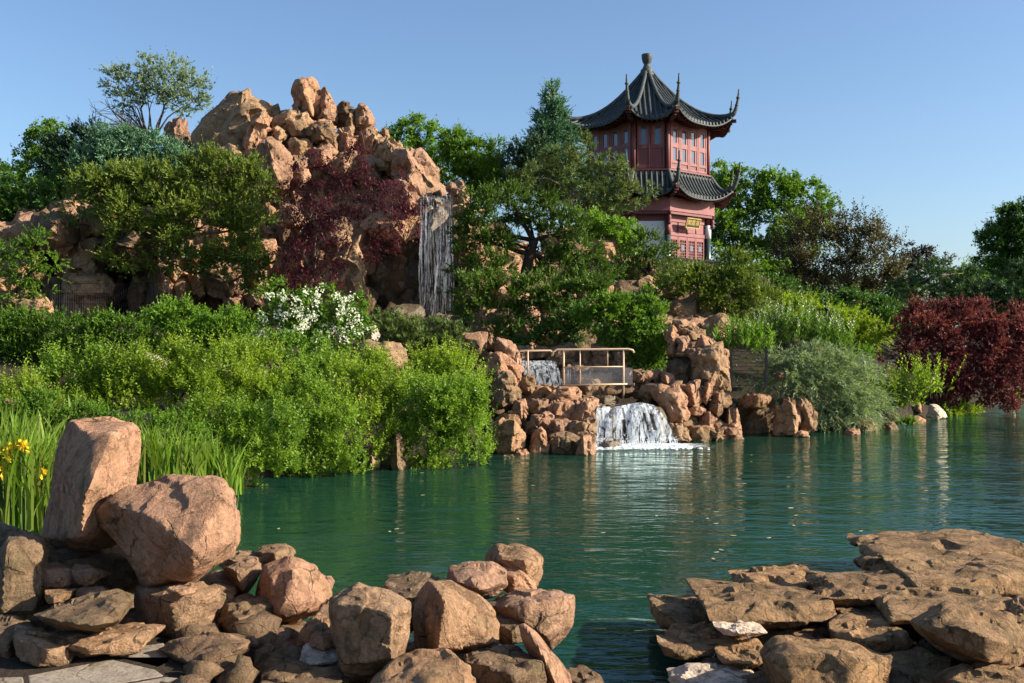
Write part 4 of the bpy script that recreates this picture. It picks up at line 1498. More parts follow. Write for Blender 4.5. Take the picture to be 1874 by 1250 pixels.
# bench half hidden by the smoke bush
M['wood_grey'] = mat_plain('wood_grey', (.30, .24, .19), .7, .2, .15)
o = empty('bench', P(1608, 684, 29.2), 'grey wooden bench half hidden beside the purple smoke bush', 'bench')
mb = MB()
for k in range(3):
    mb.box(P(1608, 659 + k * .6, 29.2 - k * .13), .95, .11, .04)
mb.build('seat', M['wood_grey'], o)
for x in (1582, 1625):
    mb = MB()
    top = P(x, 661, 29.1)
    bot = P(x - (9 if x > 1600 else -5), 685, 29.1)
    mb.tube([top, bot], .04, 4)
    mb.build('leg', M['wood_grey'], o)
# ------------------------------------------------------------------ pagoda
PX0 = P(1184, 620, 45.0)
pc = np.array([PX0[0], 45.0, 0.0])
K = 45.0 / FX
ROT = math.radians(-4.3)
# plan: a square with cut corners, one cut corner toward the pond
PLAN = np.array([(-30, -110), (30, -110), (110, -30), (110, 30), (30, 110), (-30, 110), (-110, 30), (-110, -30)]) * K * .985
cr, sr = math.cos(ROT), math.sin(ROT)
# turn so that the near corner pair shifts to the right
PLAN = np.stack([PLAN[:, 0] * cr - PLAN[:, 1] * sr, PLAN[:, 0] * sr + PLAN[:, 1] * cr], 1)


def pp(i, sc, z):
    q = PLAN[i % 8] * sc
    return np.array([pc[0] + q[0], pc[1] + q[1], z])


M['lacquer'] = mat_plain('lacquer', (.17, .050, .046), .55, .35, .16, 3)
M['lacquer_light'] = mat_plain('lacquer_light', (.26, .10, .092), .6, .3, .12, 3)
M['lacquer_dark'] = mat_plain('lacquer_dark', (.08, .022, .02), .6, .3, .2, 3)
M['tile'] = mat_plain('tile', (.032, .040, .038), .55, .4, .45, 5)
M['tile_ridge'] = mat_plain('tile_ridge', (.062, .070, .064), .6, .3, .4, 7)
M['plaster'] = mat_plain('plaster', (.8, .8, .79), .8, .2, .05, 2)
M['green_paint'] = mat_plain('green_paint', (.035, .065, .055), .35, .5, .25, 6)
M['gold'] = mat_plain('gold', (.62, .45, .14), .4, .5, .15, 20)
M['board_dark'] = mat_plain('board_dark', (.04, .045, .035), .4, .4, .2, 8)
M['plinth'] = mat_plain('plinth', (.32, .29, .25), .8, .2, .2, 3)
t = NT('window_pane')
M['pane'] = t.done(t.bsdf((.06, .10, .15), .08, .8))

pag = empty('pagoda', (pc[0], pc[1], 4.2), 'two storey red lacquered Chinese pagoda with dark upturned tile roofs above the trees', 'pagoda')


def part(mb, name, mat, smooth=False, parent=None):
    o = mb.build(name, M[mat], None, smooth)
    par = parent or pag
    o.parent = par
    w = Vector((0, 0, 0))
    q = par
    while q is not None:
        w += Vector(q.location)
        q = q.parent
    o.location = -w
    return o


def band(mb, sc0, sc1, z0, z1, faces=range(8)):
    """ring of boxes following the plan between two scales"""
    for i in faces:
        a, b, c, d = pp(i, sc0, z0), pp(i + 1, sc0, z0), pp(i + 1, sc1, z0), pp(i, sc1, z0)
        up = np.array([0, 0, z1 - z0])
        mb.prism([a, d, c, b], [a + up, d + up, c + up, b + up])


class Roof:
    def __init__(s, z_top, r_top, z_eave, r_eave, z_corner, r_tip, z_tip, conc=1.9, sag=None):
        s.__dict__.update(locals())

    def hip(s, i, v):
        """v 0 top..1 eave corner"""
        r = s.r_top + (s.r_eave - s.r_top) * v
        z = s.z_top + (s.z_eave - s.z_top) * (1 - (1 - v) ** s.conc)
        lift = (s.z_corner - s.z_eave) * max(0, (v - .3) / .7) ** 1.7
        return pp(i, r, z + lift)

    def surf(s, i, u, v):
        a, b = s.hip(i, v), s.hip(i + 1, v)
        p = a * (1 - u) + b * u
        z0 = s.z_top + (s.z_eave - s.z_top) * (1 - (1 - v) ** s.conc)
        e = abs(2 * u - 1) ** 3.0
        p[2] = z0 * (1 - e) + p[2] * e
        # the eave line bows inward a little between corners
        k = .05 * v * v * (1 - (2 * u - 1) ** 2)
        p[0] = p[0] + (pc[0] - p[0]) * k
        p[1] = p[1] + (pc[1] - p[1]) * k
        return p

    def build(s, name, soffit_z, soffit_r):
        roof = MB()
        mu, mv = 16, 18
        for i in range(8):
            V = [s.surf(i, a / mu, b / mv) for a in range(mu + 1) for b in range(mv + 1)]
            F = [(a * (mv + 1) + b, a * (mv + 1) + b + 1, (a + 1) * (mv + 1) + b + 1, (a + 1) * (mv + 1) + b) for a in range(mu) for b in range(mv)]
            roof.add(V, F)
        ro = part(roof, name, 'tile', True)
        til, end, raf, edge = MB(), MB(), MB(), MB()
        for i in range(8):
            a, b = s.hip(i, 1), s.hip(i + 1, 1)
            W = np.linalg.norm((b - a)[:2])
            n = max(3, int(round(W / .215)))
            rt = s.r_top / s.r_eave
            for k in range(n):
                w = (k + .5) / n * 2 - 1
                v0 = max(0, (abs(w) * s.r_eave - s.r_top) / (s.r_eave - s.r_top)) if abs(w) > rt else 0
                vs = np.linspace(min(.97, v0 + .01), 1.0, 12)
                pts = []
                for v in vs:
                    half = (s.r_top + (s.r_eave - s.r_top) * v) / s.r_eave
                    u = .5 + .5 * w / half
                    u = min(1, max(0, u))
                    p = s.surf(i, u, v)
                    pts.append(p + np.array([0, 0, .035]))
                til.tube(pts, .062, 6, False)
                c = pts[-1]
                out = np.array([c[0] - pc[0], c[1] - pc[1], 0])
                out /= np.linalg.norm(out)
                end.tube([c - out * .02, c + out * .05], .078, 8)
                # rafter below
                q0 = c + np.array([0, 0, -.15]) - out * .04
                q1 = c - out * 1.15 + np.array([0, 0, -.02])
                raf.tube([q0, q1], .04, 4)
            # eave board and drip edge
            pe = [s.surf(i, a_ / 20, 1.0) + np.array([0, 0, -.055]) for a_ in range(21)]
            edge.tube(pe, .055, 5)
        tag(part(til, 'roof_tiles', 'tile', True, ro), kind='stuff')
        tag(part(end, 'tile_ends', 'tile_ridge', False, ro), kind='stuff')
        tag(part(raf, 'rafters', 'lacquer_dark', False, ro), kind='stuff')
        part(edge, 'eave_board', 'tile', True, ro)
        sof = MB()
        for i in range(8):
            n = 10
            for a_ in range(n):
                q = [s.surf(i, a_ / n, .97), s.surf(i, (a_ + 1) / n, .97)]
                q = [x + np.array([0, 0, -.16]) for x in q]
                w0 = pp(i, soffit_r, soffit_z) * (1 - a_ / n) + pp(i + 1, soffit_r, soffit_z) * (a_ / n)
                w1 = pp(i, soffit_r, soffit_z) * (1 - (a_ + 1) / n) + pp(i + 1, soffit_r, soffit_z) * ((a_ + 1) / n)
                sof.add([w0, q[0], q[1], w1], [(0, 1, 2, 3)])
        part(sof, 'soffit', 'lacquer_dark', True, ro)
        for i in range(8):
            h = MB()
            pts = [s.hip(i, v) + np.array([0, 0, .09]) for v in np.linspace(0, 1, 14)]
            e = pts[-1]
            d = PLAN[i] / np.linalg.norm(PLAN[i])
            r0 = s.r_eave
            R = np.linalg.norm(PLAN[i])
            for q in np.linspace(.12, 1, 9):
                r = (s.r_eave + (s.r_tip - s.r_eave) * (1 - (1 - q) ** 1.35)) * R
                z = s.z_corner + .09 + (s.z_tip - s.z_corner) * q ** 1.75
                pts.append(np.array([pc[0] + d[0] * r, pc[1] + d[1] * r, z]))
            rad = [.085] * 9 + list(np.linspace(.095, .11, 5)) + list(np.linspace(.11, .03, 9))
            h.tube(pts, rad, 8)
            # small finial beads near the top of the horn
            for q in (0.35, .55, .75):
                c = pts[14 + int(q * 8)]
                h.lathe([(.02, -.07), (.085, -.02), (.085, .03), (.02, .09)], c, 8)
            part(h, 'hip_ridge', 'tile_ridge', True, ro)
            # carved bracket under the corner
            br = MB()
            c = s.hip(i, 1)
            for q in range(5):
                f_ = q / 4
                rr = (soffit_r + (s.r_eave - soffit_r) * (.25 + .75 * f_)) * R
                zz = soffit_z - .12 + (c[2] - .2 - soffit_z + .12) * f_ ** 1.2
                mtx = Matrix.Rotation(math.atan2(d[1], d[0]), 3, 'Z')
                br.box((pc[0] + d[0] * rr, pc[1] + d[1] * rr, zz), .34, .16 + .05 * (q % 2), .13, mtx)
            part(br, 'corner_bracket', 'lacquer_dark', False, ro)
        return ro


ZW1 = 9.25          # foot of the upper walls
ZT1 = 11.75
upper = Roof(14.15, .07, 11.42, 1.37, 11.95, 1.47, 13.05, 1.6)
ru = upper.build('upper_roof', 11.58, 1.02)
lower = Roof(9.30, 1.02, 8.22, 1.37, 8.72, 1.49, 9.85, 1.5)
rl = lower.build('lower_roof', 8.35, 1.02)

# finial
f = MB()
f.lathe([(.34, -.1), (.34, .05), (.26, .10), (.30, .2), (.22, .28), (.17, .38), (.13, .46), (.15, .50), (.21, .62), (.245, .78), (.25, .9), (.235, .93), (.225, .93), (.21, .86)], (pc[0], pc[1], 14.12), 20)
part(f, 'finial', 'tile_ridge', True)


def face_frame(i, sc):
    a, b = pp(i, sc, 0), pp(i + 1, sc, 0)
    ux = (b - a)
    L = np.linalg.norm(ux)
    ux = ux / L
    n = np.array([ux[1], -ux[0], 0])
    mid = (a + b) / 2
    if np.dot(n[:2], mid[:2] - pc[:2]) < 0:
        n = -n
    return a, ux, n, L


def wbox(mb, a, ux, n, x0, x1, z0, z1, t0, t1):
    """box on a wall: along the face x0..x1, height z0..z1, out of the wall t0..t1"""
    A = a + ux * x0 + n * t0
    B = a + ux * x1 + n * t0
    C_ = a + ux * x1 + n * t1
    D = a + ux * x0 + n * t1
    bot = [np.array([q[0], q[1], z0]) for q in (A, B, C_, D)]
    top = [np.array([q[0], q[1], z1]) for q in (A, B, C_, D)]
    mb.prism(bot, top)


# upper storey
core = MB()
core.prism([pp(i, .955, ZW1 - .3) for i in range(8)], [pp(i, .955, ZT1 - .15) for i in range(8)])
part(core, 'wall', 'lacquer_dark')
for i in range(8):
    mb = MB()
    c = pp(i, .985, 0)
    mb.tube([(c[0], c[1], ZW1 - .2), (c[0], c[1], ZT1 - .12)], .095, 10)
    part(mb, 'corner_post', 'lacquer', True)
mb = MB()
band(mb, .93, 1.0, ZT1 - .28, ZT1 - .10)
part(mb, 'top_beam', 'lacquer')
mb = MB()
band(mb, .93, 1.01, ZW1 + .02, ZW1 + .20)
part(mb, 'sill_beam', 'lacquer')
mb = MB()
band(mb, .9, 1.06, ZW1 - .25, ZW1 + .0)
part(mb, 'roof_curb', 'tile_ridge')


def screen(i, sc, z0, z1, npan, rows, matf, name='window_panel', lat=False, panes=None):
    """a face filled with tall panels, each with its own panes"""
    a, ux, n, L = face_frame(i, sc)
    m = .13
    w = (L - 2 * m) / npan
    for k in range(npan):
        x0, x1 = m + k * w, m + (k + 1) * w
        fr = MB()
        s = w * .13
        wbox(fr, a, ux, n, x0 + .012, x0 + s, z0, z1, -.03, .05)
        wbox(fr, a, ux, n, x1 - s, x1 - .012, z0, z1, -.03, .05)
        H = z1 - z0
        ys = [z0]
        for (r0, r1, kind) in rows:
            ys.append(z0 + r0 * H)
        prev = 0.0
        for (r0, r1, kind) in rows:
            if r0 > prev:
                wbox(fr, a, ux, n, x0 + s, x1 - s, z0 + prev * H, z0 + r0 * H, -.028, .042)
            prev = r1
        if prev < 1:
            wbox(fr, a, ux, n, x0 + s, x1 - s, z0 + prev * H, z1, -.028, .042)
        f_ = part(fr, name, matf)
        for (r0, r1, kind) in rows:
            g = MB()
            if kind == 'pane':
                wd = (x1 - x0 - 2 * s) * .24
                wbox(fr2 := MB(), a, ux, n, x0 + s, x0 + s + wd, z0 + r0 * H, z0 + r1 * H, -.026, .030)
                wbox(fr2, a, ux, n, x1 - s - wd, x1 - s, z0 + r0 * H, z0 + r1 * H, -.026, .030)
                part(fr2, 'pane_frame', 'lacquer_light', False, f_)
                wbox(g, a, ux, n, x0 + s + wd, x1 - s - wd, z0 + r0 * H, z0 + r1 * H, -.02, .0)
                part(g, 'pane', 'pane', False, f_)
            elif kind == 'lattice':
                lt = MB()
                nx_, nz_ = 4, max(3, int((r1 - r0) * H / .13))
                for q in range(nx_ + 1):
                    xx = x0 + s + (x1 - x0 - 2 * s) * q / nx_
                    wbox(lt, a, ux, n, xx - .012, xx + .012, z0 + r0 * H, z0 + r1 * H, .004, .034)
                for q in range(nz_ + 1):
                    zz = z0 + (r0 + (r1 - r0) * q / nz_) * H
                    wbox(lt, a, ux, n, x0 + s, x1 - s, zz - .012, zz + .012, .002, .031)
                tag(part(lt, 'lattice', 'lacquer_light', False, f_), kind='stuff')
                wbox(g, a, ux, n, x0 + s, x1 - s, z0 + r0 * H, z0 + r1 * H, -.025, -.012)
                part(g, 'backing', 'lacquer', False, f_)
                for q in (.28, .72):
                    pg = MB()
                    xm = (x0 + x1) / 2
                    zz = z0 + (r0 + (r1 - r0) * q) * H
                    hh = .12
                    wbox(pg, a, ux, n, xm - .085, xm + .085, zz - hh, zz + hh, .0, .040)
                    part(pg, 'pane', 'pane', False, f_)
            else:
                wbox(g, a, ux, n, x0 + s, x1 - s, z0 + r0 * H, z0 + r1 * H, -.026, .012)
                part(g, 'inset', 'lacquer', False, f_)


for i in range(8):
    if i % 2 == 0:
        screen(i, .985, ZW1 + .22, ZT1 - .30, 2, [(.07, .42, 'inset'), (.50, .90, 'pane')], 'lacquer')
    else:
        screen(i, .985, ZW1 + .22, ZT1 - .30, 4, [(.04, .12, 'inset'), (.18, .46, 'pane'), (.56, .86, 'pane')], 'lacquer_light')
# low open balustrade rail on the big faces
mb = MB()
band(mb, 1.03, 1.055, ZW1 + .10, ZW1 + .15)
part(mb, 'handrail', 'lacquer')

# lower storey
Z0 = 4.3
mb = MB()
mb.prism([pp(i, .90, Z0) for i in range(8)], [pp(i, .90, 8.4) for i in range(8)])
part(mb, 'wall', 'lacquer_dark')
mb = MB()
band(mb, 1.02, 1.09, 7.62, 8.20)
part(mb, 'frieze_beam', 'lacquer_light')
mb = MB()
band(mb, .9, 1.075, 7.50, 7.60)
part(mb, 'frieze_soffit', 'lacquer')
for i in range(8):
    c = pp(i, 1.055, 0)
    mb = MB()
    mb.tube([(c[0], c[1], 7.45), (c[0], c[1], 8.3)], .085, 10)
    mb.lathe([(.03, -.42), (.09, -.34), (.06, -.26), (.095, -.14), (.075, 0.0)], (c[0], c[1], 7.46), 10)
    part(mb, 'hanging_post', 'lacquer', True)
    c = pp(i, .985, 0)
    mb = MB()
    mb.tube([(c[0], c[1], Z0), (c[0], c[1], 6.62)], .135, 14)
    part(mb, 'column', 'green_paint', True)
    mb = MB()
    mb.tube([(c[0], c[1], 6.622), (c[0], c[1], 7.2)], .135, 14)
    part(mb, 'column_collar', 'plaster' if i in (0, 2, 3) else 'lacquer', True)
    mb = MB()
    mb.tube([(c[0], c[1], 7.2), (c[0], c[1], 7.62)], .12, 12)
    part(mb, 'column_top', 'lacquer', True)
    mb = MB()
    band(mb, .94, .97, Z0, Z0 + .5, [i])
    part(mb, 'base_course', 'plinth')
    if i % 2 == 0:
        a, ux, n, L = face_frame(i, .945)
        mb = MB()
        wbox(mb, a, ux, n, .06, L - .06, Z0 + .5, 7.22, -.06, .05)
        part(mb, 'plaster_panel', 'plaster')
        mb = MB()
        wbox(mb, a, ux, n, .06, L - .06, 7.225, 7.5, -.06, .04)
        part(mb, 'lintel', 'lacquer')
    else:
        a, ux, n, L = face_frame(i, .945)
        mb = MB()
        wbox(mb, a, ux, n, .10, L - .10, 6.62, 6.78, -.06, .07)
        wbox(mb, a, ux, n, .10, L - .10, 7.22, 7.5, -.06, .05)
        part(mb, 'lintel', 'lacquer_light')
        w = (L - .2) / 4
        for k in range(4):
            mb = MB()
            wbox(mb, a, ux, n, .10 + k * w + .04, .10 + (k + 1) * w - .04, 6.80, 7.20, -.05, .025)
            part(mb, 'transom_panel', 'lacquer_light')
        screen(i, .945, Z0 + .55, 6.60, 4, [(.06, .20, 'inset'), (.25, .92, 'lattice')], 'lacquer_light', 'door_panel')

# name board over the door
a, ux, n, L = face_frame(1, .95)
zc = 7.18
c = a + ux * (L * .46) + n * .42
tilt = .32
bd = empty('name_board', (0, 0, 0), None, None)
del_keys = [k for k in bd.keys()]
bd.parent = pag
bd.location = Vector((c[0], c[1], zc)) - Vector(pag.location)
R3 = Matrix(((ux[0], n[0], 0), (ux[1], n[1], 0), (0, 0, 1)))
Rt = Matrix.Rotation(tilt, 3, Vector(ux))


def board_part(mb, name, mat):
    me = bpy.data.meshes.new(name)
    me.from_pydata([tuple(Rt @ (R3 @ Vector(v))) for v in mb.V], [], mb.F)
    me.update()
    me.materials.append(M[mat])
    o = bpy.data.objects.new(name, me)
    COL.objects.link(o)
    o.parent = bd
    return o


mb = MB()
mb.box((0, 0, 0), .86, .05, .38)
board_part(mb, 'board', 'board_dark')
mb = MB()
for zz in (-.2, .2):
    mb.box((0, .01, zz), .91, .07, .028)
for xx in (-.44, .44):
    mb.box((xx, .012, 0), .028, .07, .37)
for xx in (-.3, .3):
    mb.box((xx, .0, -.25), .05, .05, .08)
board_part(mb, 'board_frame', 'gold')
cu = bpy.data.curves.new('tmp_text', 'FONT')
cu.body = '\u95a3\u971e\u51dd'
cu.size = .26
cu.align_x = 'CENTER'
cu.align_y = 'CENTER'
cu.extrude = .006
to = bpy.data.objects.new('tmp_text', cu)
COL.objects.link(to)
dg = bpy.context.evaluated_depsgraph_get()
me = bpy.data.meshes.new_from_object(to.evaluated_get(dg))
bpy.data.objects.remove(to)
# lay the glyphs upright on the board: glyph x -> face x, glyph y -> up, glyph z -> outward
for v in me.vertices:
    x, y, z = v.co
    w = Vector((x, .032 + z, y))
    v.co = Rt @ (R3 @ w)
me.name = 'lettering'
me.materials.clear()
me.materials.append(M['gold'])
o = bpy.data.objects.new('lettering', me)
COL.objects.link(o)
o.parent = bd
# ------------------------------------------------------------------ leaf colours
M['needle_green'] = mat_leaf('needle_green', (.025, .06, .022), (.07, .13, .045), .15, tip=(.11, .18, .06))
M['shoot_green'] = mat_leaf('shoot_green', (0.065, 0.134, 0.014), (0.217, 0.329, 0.032), .4, tip=(0.435, 0.512, 0.070))
M['leaf_bright'] = mat_leaf('leaf_bright', (0.085, 0.173, 0.015), (0.169, 0.289, 0.030), .4, tip=(0.301, 0.393, 0.050))
M['leaf_mid'] = mat_leaf('leaf_mid', (0.057, 0.126, 0.013), (0.144, 0.253, 0.024), .35, tip=(0.224, 0.327, 0.033))
M['leaf_deep'] = mat_leaf('leaf_deep', (0.030, 0.079, 0.014), (0.084, 0.167, 0.024), .28, tip=(0.118, 0.208, 0.030))
M['leaf_yellow'] = mat_leaf('leaf_yellow', (.12, .18, .012), (.25, .33, .02), .4, tip=(.36, .42, .03))
M['leaf_shoot'] = mat_leaf('leaf_shoot', (.08, .14, .012), (.27, .36, .03), .42, tip=(.46, .52, .09))
M['juniper'] = mat_leaf('juniper', (0.069, 0.113, 0.016), (0.186, 0.241, 0.034), .2, tip=(0.293, 0.328, 0.055))
M['juniper_dark'] = mat_leaf('juniper_dark', (0.038, 0.078, 0.013), (0.105, 0.176, 0.021), .18, tip=(0.226, 0.242, 0.033))
M['spruce'] = mat_leaf('spruce', (0.046, 0.120, 0.063), (0.137, 0.260, 0.139), .12, tip=(0.274, 0.434, 0.222))
M['spruce_dark'] = mat_leaf('spruce_dark', (0.019, 0.053, 0.025), (0.056, 0.105, 0.050), .12, tip=(0.110, 0.180, 0.073))
M['needle'] = mat_leaf('needle', (0.061, 0.101, 0.025), (0.154, 0.202, 0.051), .15, tip=(0.306, 0.276, 0.072))
M['needle_old'] = mat_leaf('needle_old', (.06, .065, .03), (.13, .13, .05), .15, tip=(.22, .17, .08))
M['yew'] = mat_leaf('yew', (0.036, 0.082, 0.010), (0.100, 0.190, 0.014), .2, tip=(0.200, 0.306, 0.024))
M['leaf_blue'] = mat_leaf('leaf_blue', (0.130, 0.188, 0.125), (0.247, 0.312, 0.163), .3, tip=(0.338, 0.375, 0.175))
M['maple'] = mat_leaf('maple', (0.041, 0.009, 0.015), (0.108, 0.022, 0.033), .38, tip=(0.216, 0.055, 0.063))
M['smoke'] = mat_leaf('smoke', (0.075, 0.017, 0.023), (0.225, 0.052, 0.055), .28, tip=(0.390, 0.174, 0.098))
M['bronze'] = mat_leaf('bronze', (0.051, 0.045, 0.021), (0.109, 0.095, 0.042), .25, tip=(0.166, 0.115, 0.071))
M['plum'] = mat_leaf('plum', (.02, .015, .016), (.05, .04, .03), .2, tip=(.06, .07, .03))
M['silver'] = mat_leaf('silver', (0.115, 0.161, 0.079), (0.245, 0.309, 0.172), .3, tip=(0.374, 0.417, 0.264))
M['blade'] = mat_leaf('blade', (.15, .15, .035), (.15, .27, .025), .42, tip=(.30, .40, .06))
M['petal_white'] = mat_leaf('petal_white', (.72, .72, .66), (.85, .85, .8), .3)
M['petal_yellow'] = mat_leaf('petal_yellow', (.75, .42, .02), (.85, .6, .03), .3)
M['ground_cover'] = mat_leaf('ground_cover', (.03, .07, .01), (.08, .14, .02), .3, tip=(.13, .2, .03))

# ------------------------------------------------------------------ left side trees
plant('broadleaf_tree', 'small piece of dark green tree at the far left edge beyond the garden', 'tree',
      [(-20, 345, 60, 48), (20, 330, 26, 26), (10, 375, 40, 30)], 46, 'broad', 'leaf_deep', 101, clump=11, scale=.7)
plant('broadleaf_tree', 'light green leafy tree rising behind the dark conifers left of the airy tree', 'tree',
      [(88, 268, 30, 34), (60, 300, 28, 30), (110, 290, 36, 34), (72, 245, 16, 16), (100, 240, 18, 14), (80, 340, 40, 34), (40, 350, 40, 30)], 41, 'broad', 'leaf_mid', 102, clump=11, scale=.75)
plant('fir_tree', 'dark teal fir with brownish top left of the airy tree', 'tree',
      [(150, 262, 38, 26), (125, 300, 44, 34), (165, 245, 22, 16), (170, 300, 50, 36), (112, 268, 20, 22)], 38, 'juniper', 'spruce_dark', 103, clump=12, bark='bark_dark')
plant('blue_spruce', 'broad dark blue green spruce below the airy tree', 'tree',
      [(200, 262, 50, 26), (255, 270, 60, 24), (230, 300, 70, 32), (310, 290, 50, 24), (330, 312, 46, 22), (175, 300, 40, 30), (270, 320, 60, 24), (352, 300, 26, 14), (200, 330, 50, 24), (370, 320, 30, 14)], 32.6, 'juniper', 'spruce', 104, clump=13, bark='bark_dark', up=.3)
# airy tree
o = plant('airy_tree', 'airy grey green tree with bare lower twigs against the sky', 'tree',
          [(225, 150, 34, 26), (262, 132, 34, 22), (310, 128, 40, 22), (350, 160, 34, 26), (295, 160, 46, 30), (240, 182, 34, 18), (330, 190, 36, 20), (366, 190, 20, 16), (215, 128, 18, 12), (268, 170, 30, 20), (378, 175, 12, 12)],
          38, 'fine', 'leaf_blue', 105, base=(275, 285), fork=(278, 258), r0=.10, nlimb=60, cover=.42, clump=10, sub=2, scale=.8, bark='bark', inner=.35)
rng = np.random.default_rng(77)
mb = MB()
fk = P(272, 262, 38)
for k in range(26):        # bare twigs on the left and below
    tg = P(rng.uniform(165, 250), rng.uniform(175, 235), 38 + rng.uniform(-1.2, 1.2))
    p = curve_pts(fk, tg, rng, 7, .05, .06)
    mb.tube(p, list(np.linspace(.035, .006, 7)), 4, False)
    for _ in range(5):
        j = rng.integers(2, 6)
        e = p[j] + unit(p[6] - p[j] + rng.normal(0, .35, 3)) * rng.uniform(.3, .9)
        mb.tube(curve_pts(p[j], e, rng, 4, .03, .06), [.012, .010, .008, .005], 3, False)
mb.build('bare_twigs', M['bark'], o)
plant('spruce_tree', 'tip of a teal spruce peeping past the left shoulder of the rock mountain', 'tree',
      [(384, 232, 9, 14), (378, 262, 16, 20), (368, 290, 22, 20)], 38, 'juniper', 'spruce', 106, clump=8, nlimb=5, scale=.8)
plant('broadleaf_tree', 'dark green leafy tree under the pale green one at the far left', 'tree',
      [(30, 375, 60, 40), (95, 365, 60, 40), (150, 350, 50, 36), (20, 410, 50, 24), (110, 400, 46, 18), (-15, 390, 40, 40)], 33, 'fine', 'leaf_deep', 107, clump=13)
# the big spreading juniper over the cliff
JL = [(215, 345, 60, 34), (290, 340, 60, 32), (360, 330, 56, 30), (430, 320, 52, 30), (478, 350, 34, 28), (250, 385, 60, 32), (330, 385, 66, 34), (410, 375, 60, 34), (470, 395, 36, 24),
      (235, 425, 44, 26), (300, 430, 52, 24), (225, 465, 26, 20), (430, 425, 50, 26), (440, 455, 40, 22), (380, 300, 40, 20), (170, 335, 44, 24)]
plant('juniper_tree', 'large spreading yellow green juniper draped over the left cliff', 'tree', [(a, b, c, d_, (b - 380) * -.004) for a, b, c, d_ in JL], 27.2, 'juniper', 'juniper', 108,
      base=(330, 470, 1.2), fork=(330, 430, .5), r0=.13, nlimb=36, cover=.95, clump=15, bark='bark_pale', sub=1)
plant('juniper_shrub', 'low juniper branches hanging above the lower left boulder wall', 'shrub', [(340, 478, 50, 18), (420, 488, 46, 20), (470, 492, 30, 22), (290, 478, 30, 14), (468, 520, 16, 24), (385, 478, 40, 16)], 27.0, 'juniper', 'juniper_dark', 109,
      base=(420, 540, .8), nlimb=14, cover=.55, clump=12)
plant('juniper_shrub', 'dark juniper sprays hanging over the left cave mouth', 'shrub', [(225, 472, 40, 16), (245, 490, 16, 18), (205, 350, 50, 30), (150, 375, 44, 18), (115, 400, 30, 14)], 27.4, 'juniper', 'juniper', 110,
      base=(215, 440, 1.), nlimb=12, cover=.45, clump=12)
plant('larch', 'young layered larch with light green tips before the far left boulders', 'tree', [(60, 455, 34, 12), (85, 480, 30, 12), (30, 490, 36, 14), (60, 505, 40, 12), (25, 530, 40, 14), (75, 535, 20, 10), (10, 460, 22, 12), (80, 440, 20, 10), (50, 550, 36, 8)],
      25.8, 'juniper', 'leaf_mid', 111, base=(60, 580), fork=(60, 470), r0=.06, nlimb=26, cover=.5, clump=10, up=.1, bark='bark_dark')
# red maple
ML = [(575, 295, 34, 20), (560, 350, 44, 24), (600, 330, 34, 16), (655, 290, 22, 30), (650, 335, 34, 22), (640, 380, 50, 22), (590, 390, 56, 24), (700, 350, 34, 20), (735, 370, 34, 28), (720, 410, 44, 22), (560, 430, 50, 24),
      (610, 430, 40, 18), (540, 470, 44, 26), (590, 480, 40, 20), (530, 510, 40, 18), (575, 515, 36, 16), (700, 440, 30, 16), (745, 400, 20, 24), (530, 380, 26, 22), (670, 455, 18, 12), (660, 260, 12, 14), (720, 330, 20, 16), (690, 470, 24, 8)]
plant('japanese_maple', 'large dark red laceleaf maple in front of the rock mountain', 'tree', [(a, b, c, d_ * .8, rs.uniform(-.6, .6)) for a, b, c, d_ in ML], 26.4, 'maple', 'maple', 112,
      base=(560, 560, .2), fork=(575, 500, 0), r0=.07, nlimb=34, cover=.52, clump=12, sub=1, bark='bark_pale', scale=.9)

# ------------------------------------------------------------------ behind and right of the fall
plant('broadleaf_tree', 'bright green tree top just right of the rock mountain summit', 'tree',
      [(735, 255, 30, 28), (765, 240, 26, 24), (790, 262, 34, 26), (715, 250, 18, 18), (760, 290, 40, 30), (820, 300, 40, 34), (705, 275, 24, 24)], 42, 'broad', 'leaf_bright', 120, clump=11, scale=.75)
plant('broadleaf_tree', 'mid green tree right of the bright green tree top behind the waterfall', 'tree',
      [(850, 285, 44, 30), (835, 262, 26, 20), (880, 300, 36, 30), (850, 330, 50, 34), (905, 320, 30, 30), (880, 350, 44, 26)], 40, 'fine', 'leaf_mid', 121, clump=12, scale=.9)
plant('conifer', 'small pointed green conifer left of the blue spruce', 'tree', [(905, 262, 8, 14), (904, 285, 16, 16), (905, 312, 24, 18), (910, 340, 34, 22)], 39, 'juniper', 'leaf_mid', 122, clump=8, nlimb=6, scale=.8)
# blue spruce: tiers
sp = []
for k in range(13):
    f_ = k / 12
    y = 165 + f_ * 180
    r = 7 + f_ * 62
    for q in range(3 if k > 1 else 1):
        sp.append((1012 + (q - 1) * r * .55 * (k > 2) + rs.uniform(-3, 3), y + rs.uniform(-3, 3), r * .52 + 3, 8 + f_ * 5, rs.uniform(-.3, .3)))
sp.append((1012, 156, 2.5, 9, 0, .05))
plant('blue_spruce', 'pointed blue green spruce standing left of the pagoda', 'tree', sp, 40, 'juniper', 'spruce', 123, base=(1012, 420), fork=(1012, 165), r0=.10, nlimb=30, cover=1.5, clump=8, up=.35, bark='bark_dark', scale=.9)
plant('conifer', 'dark low conifers at the foot of the blue spruce', 'tree', [(960, 290, 26, 26), (985, 275, 20, 22), (950, 320, 36, 26), (1000, 340, 60, 34), (985, 310, 40, 24)], 38.5, 'juniper', 'spruce_dark', 124, clump=11)
